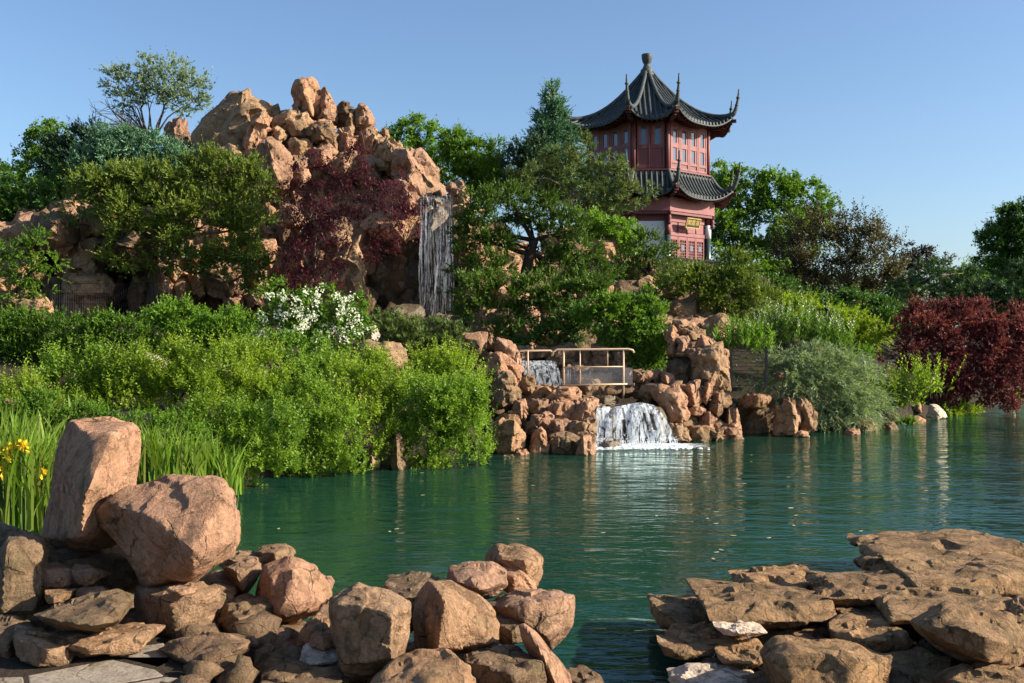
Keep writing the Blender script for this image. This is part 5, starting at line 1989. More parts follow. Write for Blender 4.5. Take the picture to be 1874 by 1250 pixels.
# old pine before the pagoda
PL = [(1020, 290, 30, 14), (1060, 300, 34, 14), (1040, 325, 46, 14), (1090, 320, 36, 14), (1130, 310, 20, 14), (1120, 345, 34, 12), (1075, 350, 44, 14), (1150, 370, 38, 10), (1110, 375, 34, 12), (980, 320, 30, 14), (950, 330, 30, 14), (1010, 355, 40, 12), (1150, 345, 24, 9), (1185, 345, 10, 6), (1120, 292, 18, 10), (1060, 265, 18, 12)]
plant('pine_tree', 'old spreading pine with bare tan twigs reaching toward the pagoda', 'tree', [(a, b, c, d_, rs.uniform(-.7, .7)) for a, b, c, d_ in PL], 34.5, 'pine', 'needle', 125,
      base=(1040, 420), fork=(1045, 350), r0=.11, nlimb=34, cover=.85, clump=11, bark='bark_pale', sub=2)
# dark pines with visible trunk right of the fall
DL = [(870, 395, 44, 18), (930, 385, 50, 18), (990, 395, 46, 20), (1040, 410, 40, 20), (860, 430, 36, 20), (905, 440, 44, 22), (1010, 440, 44, 20), (1060, 455, 34, 22), (850, 475, 24, 22), (890, 490, 44, 24), (1020, 490, 50, 26), (1085, 495, 40, 26),
      (930, 360, 44, 16), (880, 365, 30, 14), (1000, 365, 30, 14)]
plant('pine_tree', 'dark green pine with forked black trunk right of the tall waterfall', 'tree', [(a, b, c, d_, rs.uniform(-.6, .6)) for a, b, c, d_ in DL], 27.6, 'juniper', 'juniper_dark', 126,
      base=(960, 520, 0), fork=(978, 440, 0), r0=.17, nlimb=40, cover=1.0, clump=13, bark='bark_dark', sub=1)
plant('juniper_shrub', 'dark green juniper shrub spreading below the forked black trunk', 'shrub', [(880, 530, 50, 22), (940, 535, 50, 24), (1000, 535, 50, 24), (1060, 535, 46, 22), (880, 570, 40, 22), (1030, 575, 40, 24), (930, 585, 30, 20), (1075, 515, 44, 16), (905, 605, 16, 14), (985, 600, 22, 14)], 26.0, 'juniper', 'juniper_dark', 127,
      nlimb=14, cover=.95, clump=13, bark='bark_dark')
plant('broadleaf_shrub', 'bright lime green shrub below the left eave of the pagoda', 'shrub', [(1085, 405, 30, 20), (1115, 425, 40, 28), (1145, 445, 30, 26), (1090, 440, 36, 22), (1130, 470, 36, 16), (1070, 395, 16, 10)], 33, 'broad', 'leaf_bright', 128, nlimb=8, clump=12, scale=.85)
plant('pine_tree', 'small dark layered pine right below the white wall of the pagoda', 'tree', [(1190, 455, 38, 16), (1210, 475, 36, 12), (1160, 485, 40, 14), (1200, 500, 50, 12), (1130, 505, 40, 12), (1175, 440, 22, 10)], 31, 'juniper', 'juniper_dark', 129,
      base=(1190, 540), fork=(1190, 480), nlimb=18, cover=.7, clump=11, bark='bark_dark')
plant('pine_tree', 'rounded olive green pine in front of the pagoda door with a dark hollow beneath', 'tree', [(1345, 492, 34, 22), (1290, 512, 40, 18), (1240, 516, 46, 16), (1350, 520, 44, 26), (1290, 535, 46, 22), (1385, 545, 32, 20), (1330, 560, 44, 26), (1220, 530, 36, 14), (1370, 580, 30, 24), (1320, 590, 30, 16), (1335, 474, 18, 8)], 29, 'juniper', 'juniper', 130,
      base=(1242, 615, 0), fork=(1250, 555), r0=.12, nlimb=26, cover=.95, clump=12, bark='bark_pale')
plant('round_shrub', 'round bright green shrub behind the railing right of the cascade', 'shrub', [(1140, 590, 56, 42), (1170, 610, 44, 50), (1100, 580, 40, 34), (1165, 650, 44, 30), (1190, 580, 26, 36), (1130, 560, 40, 22), (1180, 545, 20, 12)], 24.4, 'fine', 'leaf_mid', 131, nlimb=10, cover=.95, clump=12)
plant('broadleaf_shrub', 'dark green shrub filling the gap left of the round bright shrub', 'shrub', [(1040, 600, 46, 26), (1000, 625, 36, 12), (960, 615, 36, 18), (1060, 575, 40, 22)], 25.3, 'fine', 'leaf_deep', 132, nlimb=8, cover=.7, clump=12)

# ------------------------------------------------------------------ far right trees
plant('broadleaf_tree', 'tall green leafy tree right behind the pagoda eaves', 'tree',
      [(1360, 350, 44, 36), (1420, 345, 44, 32), (1470, 365, 44, 34), (1340, 400, 44, 44), (1400, 410, 60, 50), (1470, 420, 54, 44), (1320, 460, 50, 50), (1380, 480, 60, 50), (1330, 520, 50, 40), (1385, 330, 16, 14), (1452, 340, 18, 18), (1500, 390, 26, 22), (1420, 520, 60, 40), (1335, 325, 20, 14)],
      52, 'broad', 'leaf_mid', 140, clump=13, scale=.8, nlimb=16)
plant('broadleaf_tree', 'top of a green tree showing between the two pagoda eaves', 'tree', [(1312, 330, 24, 26), (1330, 345, 26, 20), (1300, 350, 24, 30)], 58, 'broad', 'leaf_mid', 141, clump=10, scale=.65, nlimb=6)
plant('crabapple_tree', 'bronze brown leaved spreading tree with many upright twigs right of the pagoda', 'tree',
      [(1470, 430, 34, 26), (1510, 425, 40, 28), (1560, 430, 46, 28), (1600, 455, 40, 30), (1450, 480, 34, 40), (1510, 480, 60, 44), (1580, 500, 56, 40), (1540, 540, 60, 30), (1470, 530, 40, 30), (1625, 500, 20, 26), (1620, 530, 30, 24)],
      40, 'upright', 'bronze', 142, base=(1510, 590), fork=(1515, 555), r0=.10, nlimb=50, cover=.62, clump=14, sh=26, ll=7, lw=3.4, n=12, sub=2, bark='bark_pale')
plant('plum_tree', 'thin dark purple tree against the sky right of the bronze tree', 'tree', [(1660, 470, 34, 20), (1690, 468, 24, 14), (1700, 490, 40, 18), (1660, 500, 40, 26), (1730, 478, 16, 6), (1640, 485, 22, 22)], 46, 'broad', 'plum', 143, nlimb=16, cover=.5, clump=10, scale=.7, bark='bark_dark')
plant('broadleaf_tree', 'low light green trees on the skyline between plum and right edge tree', 'tree', [(1770, 500, 30, 16), (1800, 492, 22, 16), (1745, 510, 34, 18), (1785, 520, 50, 24), (1775, 485, 8, 6)], 56, 'broad', 'leaf_mid', 144, clump=10, scale=.6, nlimb=6)
plant('pine_tree', 'flat layered japanese pine above the purple smoke bush', 'tree', [(1725, 488, 44, 9), (1690, 500, 34, 9), (1765, 500, 34, 10), (1700, 525, 44, 14), (1770, 525, 40, 14), (1720, 545, 40, 12), (1660, 530, 34, 18), (1650, 560, 44, 16), (1800, 545, 40, 18), (1740, 560, 40, 12)], 37, 'pine', 'needle_green', 145,
      base=(1722, 590), fork=(1724, 505), r0=.11, nlimb=30, cover=.75, clump=10, bark='bark_pale')
plant('pine_tree', 'dark green pine mass at the right edge above the smoke bush', 'tree', [(1850, 530, 50, 30), (1880, 570, 50, 40), (1830, 570, 44, 28), (1890, 500, 40, 26), (1860, 610, 40, 30)], 35, 'pine', 'needle_green', 146, nlimb=14, cover=.8, clump=12)
plant('broadleaf_tree', 'tall dark green tree cut by the right edge of the view', 'tree', [(1880, 410, 60, 44), (1850, 440, 50, 36), (1835, 470, 44, 36), (1880, 470, 60, 50), (1815, 440, 22, 14), (1825, 415, 20, 10), (1860, 385, 30, 16), (1880, 500, 50, 30)], 50, 'fine', 'leaf_deep', 147, clump=12, scale=.8, nlimb=14)
plant('broadleaf_shrub', 'dark green undergrowth shrub at the foot of the bronze tree', 'shrub', [(1560, 570, 70, 26), (1630, 570, 40, 24), (1480, 560, 60, 24), (1420, 540, 40, 26), (1600, 590, 50, 24)], 36, 'fine', 'leaf_deep', 148, nlimb=6, cover=.8, clump=13)

# ------------------------------------------------------------------ right slope plants
plant('spirea_shrub', 'yellow green shrub mass on the slope below the bronze tree', 'shrub', [(1440, 575, 40, 26), (1490, 578, 46, 26), (1540, 592, 46, 24), (1590, 612, 40, 24), (1500, 605, 50, 24), (1570, 625, 40, 16), (1420, 560, 24, 16)], 31, 'fine', 'leaf_yellow', 150, nlimb=6, cover=.95, clump=14)
rng = np.random.default_rng(31)


def perennial(name, label, spots, d, h_px, seed, mat='leaf_mid', flower=None, nst=14, spread=16, cat='plant', group=None, leaf=(13, 3.0), fl_px=3.0, nfl=10):
    """upright stems with leaves and, where shown, pale flower spikes; one thing per clump"""
    s = d / FX
    r = np.random.default_rng(seed)
    for q, (x, y) in enumerate(spots):
        o = empty(name, P(x, y, d), label[q] if isinstance(label, list) else label, cat, group)
        n = nst
        b = P(x, y, d) + r.normal(0, 1, (n, 3)) * np.array([spread * s, spread * s * .8, .02])
        b[:, 2] = P(x, y, d)[2]
        dr = unit(np.array([0, 0, 1.0]) + r.normal(0, .16, (n, 3)))
        L = h_px * s * r.uniform(.65, 1.15, n)
        V, F, var = shoots(r, b, dr, L, 22, leaf[0] * s, leaf[1] * s, .7, .05, .3, .55)
        link('foliage', fast_mesh('foliage', V, F, var), M[mat], o)
        mb = MB()
        for i in range(n):
            mb.tube([b[i], b[i] + dr[i] * L[i]], [.006, .003], 3, False)
        mb.build('stem', M['leafstem'], o)
        if flower:
            bb = (b + dr * L[:, None] * .72)
            V, F, var = shoots(r, bb, dr, L * .32, nfl, fl_px * s, fl_px * s * .9, 1.2, .02, .3, .6)
            tag(link('flower_spike', fast_mesh('flower_spike', V, F, var), M[flower], o), kind='stuff')


M['leafstem'] = mat_plain('leafstem', (.07, .11, .03), .7, .2, .2)
sp_ = [(1400, 628), (1425, 636), (1452, 630), (1478, 640), (1505, 636), (1530, 646), (1418, 612), (1445, 612), (1490, 618), (1548, 640)]
PLB = ['white spiked perennial nearest the daisies above the fence panel', 'white spiked perennial just above the silver willow, left end of the lower row', 'white spiked perennial in the lower row left of the path light',
       'lowest white spiked perennial above the small tan stone', 'white spiked perennial directly below the path light', 'white spiked perennial at the right end of the lower row',
       'white spiked perennial against the yellow shrubs, left end of the upper row', 'white spiked perennial in the upper row left of the path light', 'white spiked perennial in the upper row closest to the path light',
       'white spiked perennial farthest right beside the low clipped shrub']
DLB = ['white daisy clump directly above the left post of the fence panel', 'white daisy clump above the middle of the fence panel', 'white daisy clump right above the centre wires of the fence panel',
       'lowest white daisy clump by the right post of the fence panel', 'upper white daisy clump under the olive pine', 'middle clump of the upper white daisies', 'upper white daisy clump touching the spiked perennials']
perennial('flowering_perennial', PLB, sp_, 27, 66, 160, 'leaf_mid', 'petal_white', 14, 14, group='white spiked perennials on the slope', nfl=9, fl_px=3.2)
perennial('leafy_perennial', DLB, [(1320, 648), (1345, 640), (1370, 640), (1395, 650), (1330, 625), (1362, 622), (1385, 625)], 25.6, 44, 161, 'leaf_bright', 'petal_white', 14, 14, group='white daisies above the fence panel', nfl=4, fl_px=2.8)
plant('willow_shrub', 'feathery silver green willow shrub arching down to the pond', 'shrub', [(1440, 690, 50, 26), (1500, 680, 56, 34), (1540, 705, 56, 44), (1500, 730, 50, 40), (1560, 745, 36, 34), (1520, 775, 40, 24), (1570, 775, 24, 18), (1480, 700, 50, 30), (1420, 700, 40, 18), (1470, 665, 40, 18), (1590, 735, 22, 30)], 24.0, 'willow', 'silver', 162, nlimb=20, cover=.75, clump=16, base=(1520, 770, .5))
perennial('leafy_shrub', ['upright light green leafy shrub beside the silver willow', 'upright light green leafy shrub in the middle of the waterside row', 'smallest upright light green shrub next to the smoke bush'],
          [(1610, 756), (1646, 750), (1686, 726)], 26.2, 78, 163, 'leaf_shoot', None, 46, 15, 'shrub', leaf=(9, 5))
plant('smoke_bush', 'large dark purple smoke bush with fuzzy plumes beside the water', 'shrub',
      [(1680, 590, 40, 34), (1730, 580, 44, 30), (1790, 585, 50, 32), (1840, 600, 44, 36), (1665, 635, 34, 32), (1720, 640, 50, 36), (1790, 650, 56, 40), (1850, 660, 50, 40), (1745, 690, 56, 36), (1820, 700, 50, 40), (1720, 700, 30, 24), (1780, 725, 40, 20), (1880, 640, 50, 60), (1660, 600, 18, 22), (1835, 725, 26, 18)],
      29.5, 'smoke', 'smoke', 164, nlimb=20, cover=.9, clump=19, bark='bark_dark', base=(1760, 745, 1.0))
plant('low_shrub', 'low clipped dark green shrub between the willow and the bench', 'shrub', [(1570, 652, 34, 8), (1550, 655, 22, 8)], 27.5, 'fine', 'leaf_mid', 165, nlimb=0, cover=1.2, clump=8)
plant('heuchera', 'small dull purple foliage plant beside the bench', 'plant', [(1602, 652, 14, 8)], 28.5, 'broad', 'maple', 166, nlimb=0, clump=6, scale=.6)
plant('water_grass', 'small bright green waterside grass patch below the smoke bush', 'plant', [(1745, 756, 36, 7), (1770, 752, 18, 6), (1720, 762, 16, 5)], 29.0, 'fine', 'leaf_yellow', 167, nlimb=0, cover=1.1, clump=7, scale=.8)
plant('water_grass', 'green tuft between the small waterside rocks', 'plant', [(1652, 775, 20, 6), (1660, 768, 12, 6)], 26.0, 'fine', 'leaf_mid', 168, nlimb=0, cover=1.0, clump=7, scale=.8)
plant('water_grass', 'tiny green tuft above the last white stone at the far right', 'plant', [(1862, 722, 10, 5)], 34.0, 'fine', 'leaf_yellow', 169, nlimb=0, cover=1.0, clump=5, scale=.7)
# small rocks by the right water's edge
for lab, poly, d, mt in [
    ('pink block at the waterline below the silver willow', [(1546, 797), (1550, 783), (1572, 786), (1575, 797)], 23.0, 'rock_pink'),
    ('broad brown rock with a lit right end under the willow', [(1562, 792), (1568, 770), (1596, 768), (1606, 776), (1605, 793)], 23.8, 'rock_tan'),
    ('long low pink stone at the waterline left of the pale boulder', [(1650, 778), (1655, 766), (1680, 762), (1694, 770), (1690, 779)], 26.2, 'rock_pink'),
    ('dark notched rock standing in shade at the water', [(1612, 793), (1616, 776), (1632, 770), (1645, 784), (1644, 793)], 24.2, 'rock_brown'),
    ('small tan rock tucked under the willow branches', [(1566, 770), (1574, 752), (1584, 752), (1590, 768)], 24.6, 'rock_tan'),
    ('tilted brown rock beneath the leafy shrubs', [(1532, 764), (1540, 748), (1552, 750), (1554, 764)], 24.4, 'rock_tan'),
    ('pale white boulder on the shore before the smoke bush', [(1696, 762), (1702, 742), (1712, 740), (1728, 752), (1733, 765), (1716, 768)], 27.4, 'rock_pale'),
    ('small pink upright rock beside the pale boulder', [(1674, 754), (1676, 740), (1684, 738), (1687, 755)], 27.8, 'rock_pink'),
    ('tiny pale stone at the far right waterline', [(1851, 736), (1853, 726), (1858, 726), (1859, 737)], 34.6, 'rock_pale'),
    ('tan rock half buried in the silver foliage', [(1418, 692), (1424, 678), (1438, 680), (1440, 694)], 23.6, 'rock_pink'),
    ('small tan stone above the silver willow', [(1484, 642), (1488, 628), (1500, 634), (1500, 648)], 25.4, 'rock_tan'),
]:
    if mt == 'rock_pale' and 'rock_pale' not in M:
        M['rock_pale'] = mat_rock('rock_pale', [(.5, .42, .34), (.58, .48, .38), (.46, .38, .3)], 1.6, .8, .1)
    put_rock('rock', rock_pts(poly, d, .3, .25), int(poly[0][0]), M[mt], 3, None, lab, 'rock')
o = link('soil_bank', None)
bpy.data.objects.remove(o)

# ------------------------------------------------------------------ left bank
YW = [(-10, 610, 44, 34), (40, 600, 50, 30), (95, 605, 44, 26), (20, 650, 60, 40), (70, 655, 50, 36), (-10, 700, 50, 34), (50, 700, 44, 26)]
plant('yew_shrub', 'dark green yew hedge shrub at the left edge below the pale boulder', 'shrub', YW, 21.5, 'juniper', 'yew', 180, nlimb=6, cover=.85, clump=13, up=.8)
plant('yew_shrub', 'dark green yew shrub in front of the wire mesh fence', 'shrub', [(150, 610, 44, 26), (200, 605, 44, 26), (240, 615, 34, 30), (170, 640, 50, 26), (225, 640, 34, 20), (120, 650, 36, 24)], 21.0, 'juniper', 'yew', 181, nlimb=6, cover=.85, clump=12, up=.8)
plant('broadleaf_shrub', 'light green shrub mass left of the white flowering shrub', 'shrub', [(330, 590, 50, 30), (385, 600, 50, 32), (430, 610, 40, 34), (310, 630, 44, 30), (370, 640, 50, 30), (300, 570, 24, 20), (440, 590, 30, 20)], 21.5, 'fine', 'leaf_bright', 182, nlimb=8, cover=.85, clump=12)
# white flowering shrub
WL = [(540, 560, 44, 28), (590, 560, 44, 30), (630, 585, 40, 32), (560, 600, 50, 30), (500, 600, 40, 24), (610, 620, 40, 26), (645, 560, 24, 20), (500, 540, 26, 18), (660, 600, 20, 20)]
o = plant('mock_orange_shrub', 'white flowering shrub with dense blossoms below the red maple', 'shrub', WL, 20.5, 'broad', 'leaf_mid', 183, nlimb=16, cover=.6, clump=12, scale=.95)
rng = np.random.default_rng(44)
B, O, CV, CC = foliage_pts(rng, WL, 20.3, 9, .5, 10, 8, 0)
sel = rng.choice(len(CC), min(64, len(CC)), replace=False)
cc = CC[sel]
cc[:, 1] -= .12
bb = np.repeat(cc, 16, 0) + rng.normal(0, .055, (len(cc) * 16, 3))
dd = unit(rng.normal(0, 1, bb.shape) + np.array([.3, -.7, .6]))
V, F, var = shoots(rng, bb, dd, np.full(len(bb), .02), 4, .032, .03, 1.1, 0, .2, .2)
link('blossom', fast_mesh('blossom', V, F, var), M['petal_white'], o)
plant('mugo_pine', 'low dark green mugo pine at the foot of the tall waterfall', 'shrub', [(730, 605, 44, 26), (780, 612, 46, 26), (820, 630, 30, 30), (700, 590, 26, 18), (790, 640, 44, 26), (745, 632, 44, 20), (835, 605, 14, 10)], 22.0, 'pine', 'needle', 184, nlimb=6, cover=.95, clump=11, up=1.2)
plant('herb_clump', 'mid green leafy clump below the white flowering shrub', 'plant', [(530, 640, 50, 24), (580, 650, 44, 22), (560, 670, 40, 20), (480, 640, 34, 20)], 18.8, 'broad', 'leaf_mid', 185, nlimb=0, cover=.8, clump=11)
# boulders half hidden on the bank
for lab, poly, d, mt in [
    ('brown boulder behind the light green shoots below the mugo pine', [(650, 690), (654, 640), (672, 624), (712, 628), (745, 634), (750, 690)], 19.3, 'rock_tan'),
    ('pale lichen boulder peeping from the shoots in the middle of the bank', [(246, 672), (252, 650), (270, 645), (300, 654), (306, 678)], 17.2, 'rock_pale'),
    ('grey brown boulder at the left edge above the irises', [(-20, 775), (-18, 732), (10, 726), (42, 738), (50, 758), (40, 775)], 14.6, 'rock_brown'),
    ('pink rock buried in the middle of the green bank', [(648, 735), (650, 718), (660, 714), (668, 724), (664, 738)], 17.0, 'rock_pink'),
    ('upright ochre rock at the waterline under the green bank', [(668, 862), (670, 826), (688, 818), (696, 838), (692, 864)], 16.9, 'rock_tan'),
    ('broken brown rock at the waterline right of the ochre one', [(718, 866), (716, 824), (724, 782), (733, 788), (740, 826), (742, 866)], 16.9, 'rock_brown'),
    ('pale stone under the white flowering shrub', [(664, 620), (668, 594), (684, 590), (694, 612), (690, 624)], 21.0, 'rock_pale'),
]:
    put_rock('boulder', rock_pts(poly, d, .4, .25), int(poly[0][0]) + 5, M[mt], 4, None, lab, 'rock')
# the long shoots of the bank: one shrub after another
BK = [
    ('light green shrub with upright shoots nearest the yew hedge', [(130, 700, 44, 40), (180, 690, 44, 36), (100, 725, 30, 20)], 15.6, 190),
    ('light green shrub with upright shoots behind the standing boulder', [(225, 700, 44, 36), (270, 690, 46, 40), (220, 740, 60, 30), (170, 740, 40, 26)], 15.4, 191),
    ('yellow green shrub with upright shoots in the middle of the bank', [(330, 690, 50, 44), (385, 680, 50, 40), (340, 740, 60, 36)], 15.6, 192),
    ('yellow green tall shoots left of the leafy clump', [(430, 680, 46, 40), (480, 690, 46, 36), (450, 730, 60, 36)], 16.2, 193),
    ('dense green shrub trailing into the water at the left end of the bank', [(400, 780, 60, 44), (450, 820, 56, 46), (500, 800, 56, 50), (470, 862, 50, 20), (400, 862, 44, 26), (530, 850, 30, 24), (440, 878, 44, 14), (370, 850, 40, 30)], 14.9, 194),
    ('green shrub mass with dark hollows at the waterline', [(560, 750, 56, 44), (570, 820, 60, 46), (620, 790, 50, 44), (540, 862, 50, 18), (630, 850, 44, 24), (580, 862, 40, 14)], 16.2, 195),
    ('green shoots spilling over the ochre waterline rock', [(640, 710, 50, 36), (690, 740, 50, 40), (680, 790, 44, 24), (690, 830, 30, 14)], 16.9, 196),
    ('bright green shrub between the broken rock and the cascade rockery', [(760, 740, 50, 40), (820, 740, 50, 44), (790, 800, 56, 46), (850, 790, 40, 50), (800, 846, 56, 18), (750, 850, 36, 18), (860, 835, 30, 20), (858, 740, 26, 40), (745, 790, 30, 24)], 17.2, 197),
    ('light green upright shoots above the cascade rockery', [(700, 680, 40, 24), (760, 690, 44, 26), (820, 690, 44, 28), (840, 665, 20, 22), (860, 700, 22, 20)], 18.4, 198),
    ('low green shrub filling the slope between the yew hedge and the irises', [(-10, 735, 60, 24), (50, 725, 50, 24), (110, 745, 44, 26), (60, 765, 60, 24)], 14.9, 200),
    ('fresh green shrub in front of the white flowering shrub', [(540, 700, 46, 28), (590, 705, 44, 28), (510, 740, 40, 30), (620, 690, 30, 22)], 17.4, 199),
]
for lab, lb, d, sd in BK:
    plant('bank_shrub', lab, 'shrub', lb, d, 'upright', 'shoot_green' if sd in (190, 194, 195, 197, 199) else 'leaf_shoot', sd, nlimb=8, r0=.03, cover=.85, clump=18, sh=34, scale=.95, n=16, inner=.3, bark='leafstem')
# under-planting so that the soil never shows bare
rng = np.random.default_rng(9)
n = 15000
x = rng.uniform(-13, 15, n)
y = rng.uniform(11, 40, n)
ys = np.interp(x, FAR[:, 0], FAR[:, 1])
k = (y > ys + .1) & ~((x > 0.0) & (x < 6.5) & (y < 25.5)) & ~((x > 9.5) & (y < 29))
x, y = x[k], y[k]
b = np.stack([x, y, ground_z(x, y) - .02], 1)
V, F, var = shoots(rng, b, unit(np.array([0, 0, 1.]) + rng.normal(0, .5, (len(b), 3))), rng.uniform(.12, .4, len(b)), 7, .07, .035, .9, .1, .5, .4)
tag(link('ground_cover', fast_mesh('ground_cover', V, F, var), M['ground_cover']), 'low dark green ground cover between the shrubs on the banks', 'ground cover', kind='stuff')


# irises: strap leaves, one thing per clump
def blades(rng, b, L, w, lean, n=6):
    S = len(b)
    az = rng.uniform(0, 6.283, S)
    out = np.stack([np.cos(az), np.sin(az), np.zeros(S)], 1)
    ln = lean * rng.uniform(.2, 1.5, S)
    t = np.linspace(0, 1, n)[None, :, None]
    pos = b[:, None, :] + np.array([0, 0, 1.]) * (L[:, None, None] * (t - .25 * ln[:, None, None] * t ** 3)) + out[:, None, :] * L[:, None, None] * ln[:, None, None] * t ** 2
    side = np.stack([-np.sin(az + rng.normal(0, .8, S)), np.cos(az), np.zeros(S)], 1)
    side = unit(side)
    ww = w * np.array([.8, 1, 1, .85, .55, .04])[None, :, None] * rng.uniform(.7, 1.3, S)[:, None, None]
    V = np.stack([pos - side[:, None, :] * ww / 2, pos + side[:, None, :] * ww / 2], 2).reshape(-1, 3)
    F = []
    base = (np.arange(S) * n * 2)[:, None]
    j = np.arange(n - 1)[None, :] * 2
    a = (base + j).ravel()
    F = np.stack([a, a + 1, a + 3, a + 2], 1)
    var = np.repeat(rng.uniform(0, 1, S), n * 2)
    return V, F, var


def iris(label, x, y, d, h_px, nb, spread_px, seed, flowers=()):
    s = d / FX
    r = np.random.default_rng(seed)
    c = P(x, y, d)
    o = empty('iris', c, label, 'plant')
    b = c + np.stack([r.normal(0, spread_px * s, nb), r.normal(0, spread_px * s * .6, nb), np.zeros(nb)], 1)
    V, F, var = blades(r, b, h_px * s * r.uniform(.45, 1.12, nb), 5.0 * s, .34)
    link('leaf_blades', fast_mesh('leaf_blades', V, F, var, True), M['blade'], o)
    for fx, fy in flowers:
        fc = P(fx, fy, d - .1)
        bb = np.repeat(fc[None], 9, 0) + r.normal(0, .008, (9, 3))
        V, F, var = shoots(r, bb, unit(r.normal(0, .6, (9, 3)) + np.array([0, 0, .4])), np.full(9, .02), 2, .055, .032, 1.1, .3, .4, 0)
        link('flower', fast_mesh('flower', V, F, var), M['petal_yellow'], o)
        mb = MB()
        mb.tube([(fc[0], fc[1] + .02, c[2]), fc], [.005, .004], 4, False)
        mb.build('stem', M['leafstem'], o)


iris('tall yellow flowering irises at the left edge behind the shaded boulder', 12, 968, 9.0, 215, 210, 22, 210, [(15, 823), (24, 818), (38, 812), (45, 815), (13, 828), (4, 850), (5, 862), (20, 838)])
iris('irises with a few yellow flowers next to the standing boulder', 66, 975, 9.2, 205, 230, 24, 211, [(42, 862), (47, 855), (78, 864), (40, 870), (44, 820)])
iris('tall green irises hard against the left side of the standing boulder', 108, 965, 9.5, 190, 150, 16, 212)
iris('light green iris blades rising just right of the standing boulder', 275, 895, 11.4, 130, 130, 14, 213)
iris('light green iris blades above the top of the big boulder', 325, 898, 11.8, 115, 150, 18, 214)
iris('light green iris blades at the waterline right of the big boulder', 385, 930, 12.6, 140, 150, 20, 215)
iris('short iris blades at the left end of the water', 420, 905, 13.6, 84, 60, 10, 216)
for q, (x, y, d) in enumerate([(30, 770, 14.0), (90, 760, 14.2), (60, 800, 12.6)]):
    iris(['grassy tuft below the grey brown boulder', 'grassy tuft left of the top of the standing boulder', 'grassy tuft between the irises and the yew hedge'][q], x, y + 40, d, 90, 90, 22, 220 + q)
plant('bank_shrub', 'low dark green shrub behind the iris tips at the left', 'shrub', [(30, 735, 50, 20), (90, 750, 50, 26), (60, 790, 70, 26), (150, 770, 50, 30), (-10, 800, 40, 40), (240, 790, 60, 36), (310, 800, 60, 40), (360, 830, 50, 34), (300, 860, 60, 30), (40, 850, 80, 40)], 14.2, 'fine', 'leaf_mid', 230, nlimb=0, cover=.7, clump=14)

# distant trees that close the skyline
r = np.random.default_rng(12)
for k, (px, y, lab) in enumerate([(-60, 440, 'distant green tree low on the skyline at the far left edge'), (1460, 500, 'distant green tree behind the foot of the bronze tree'),
                                  (1650, 505, 'distant green tree behind the thin dark purple tree'), (1830, 500, 'distant green tree behind the right edge tree')]):
    plant('background_tree', lab, 'tree',
          [(px + r.uniform(-20, 20), y + 50, 110, 45), (px + 60, y + 30, 70, 34), (px - 50, y + 60, 80, 40), (px, y + 110, 130, 60)], 72, 'broad', 'leaf_deep', 300 + k, clump=16, scale=1.1, nlimb=5, cover=.45)
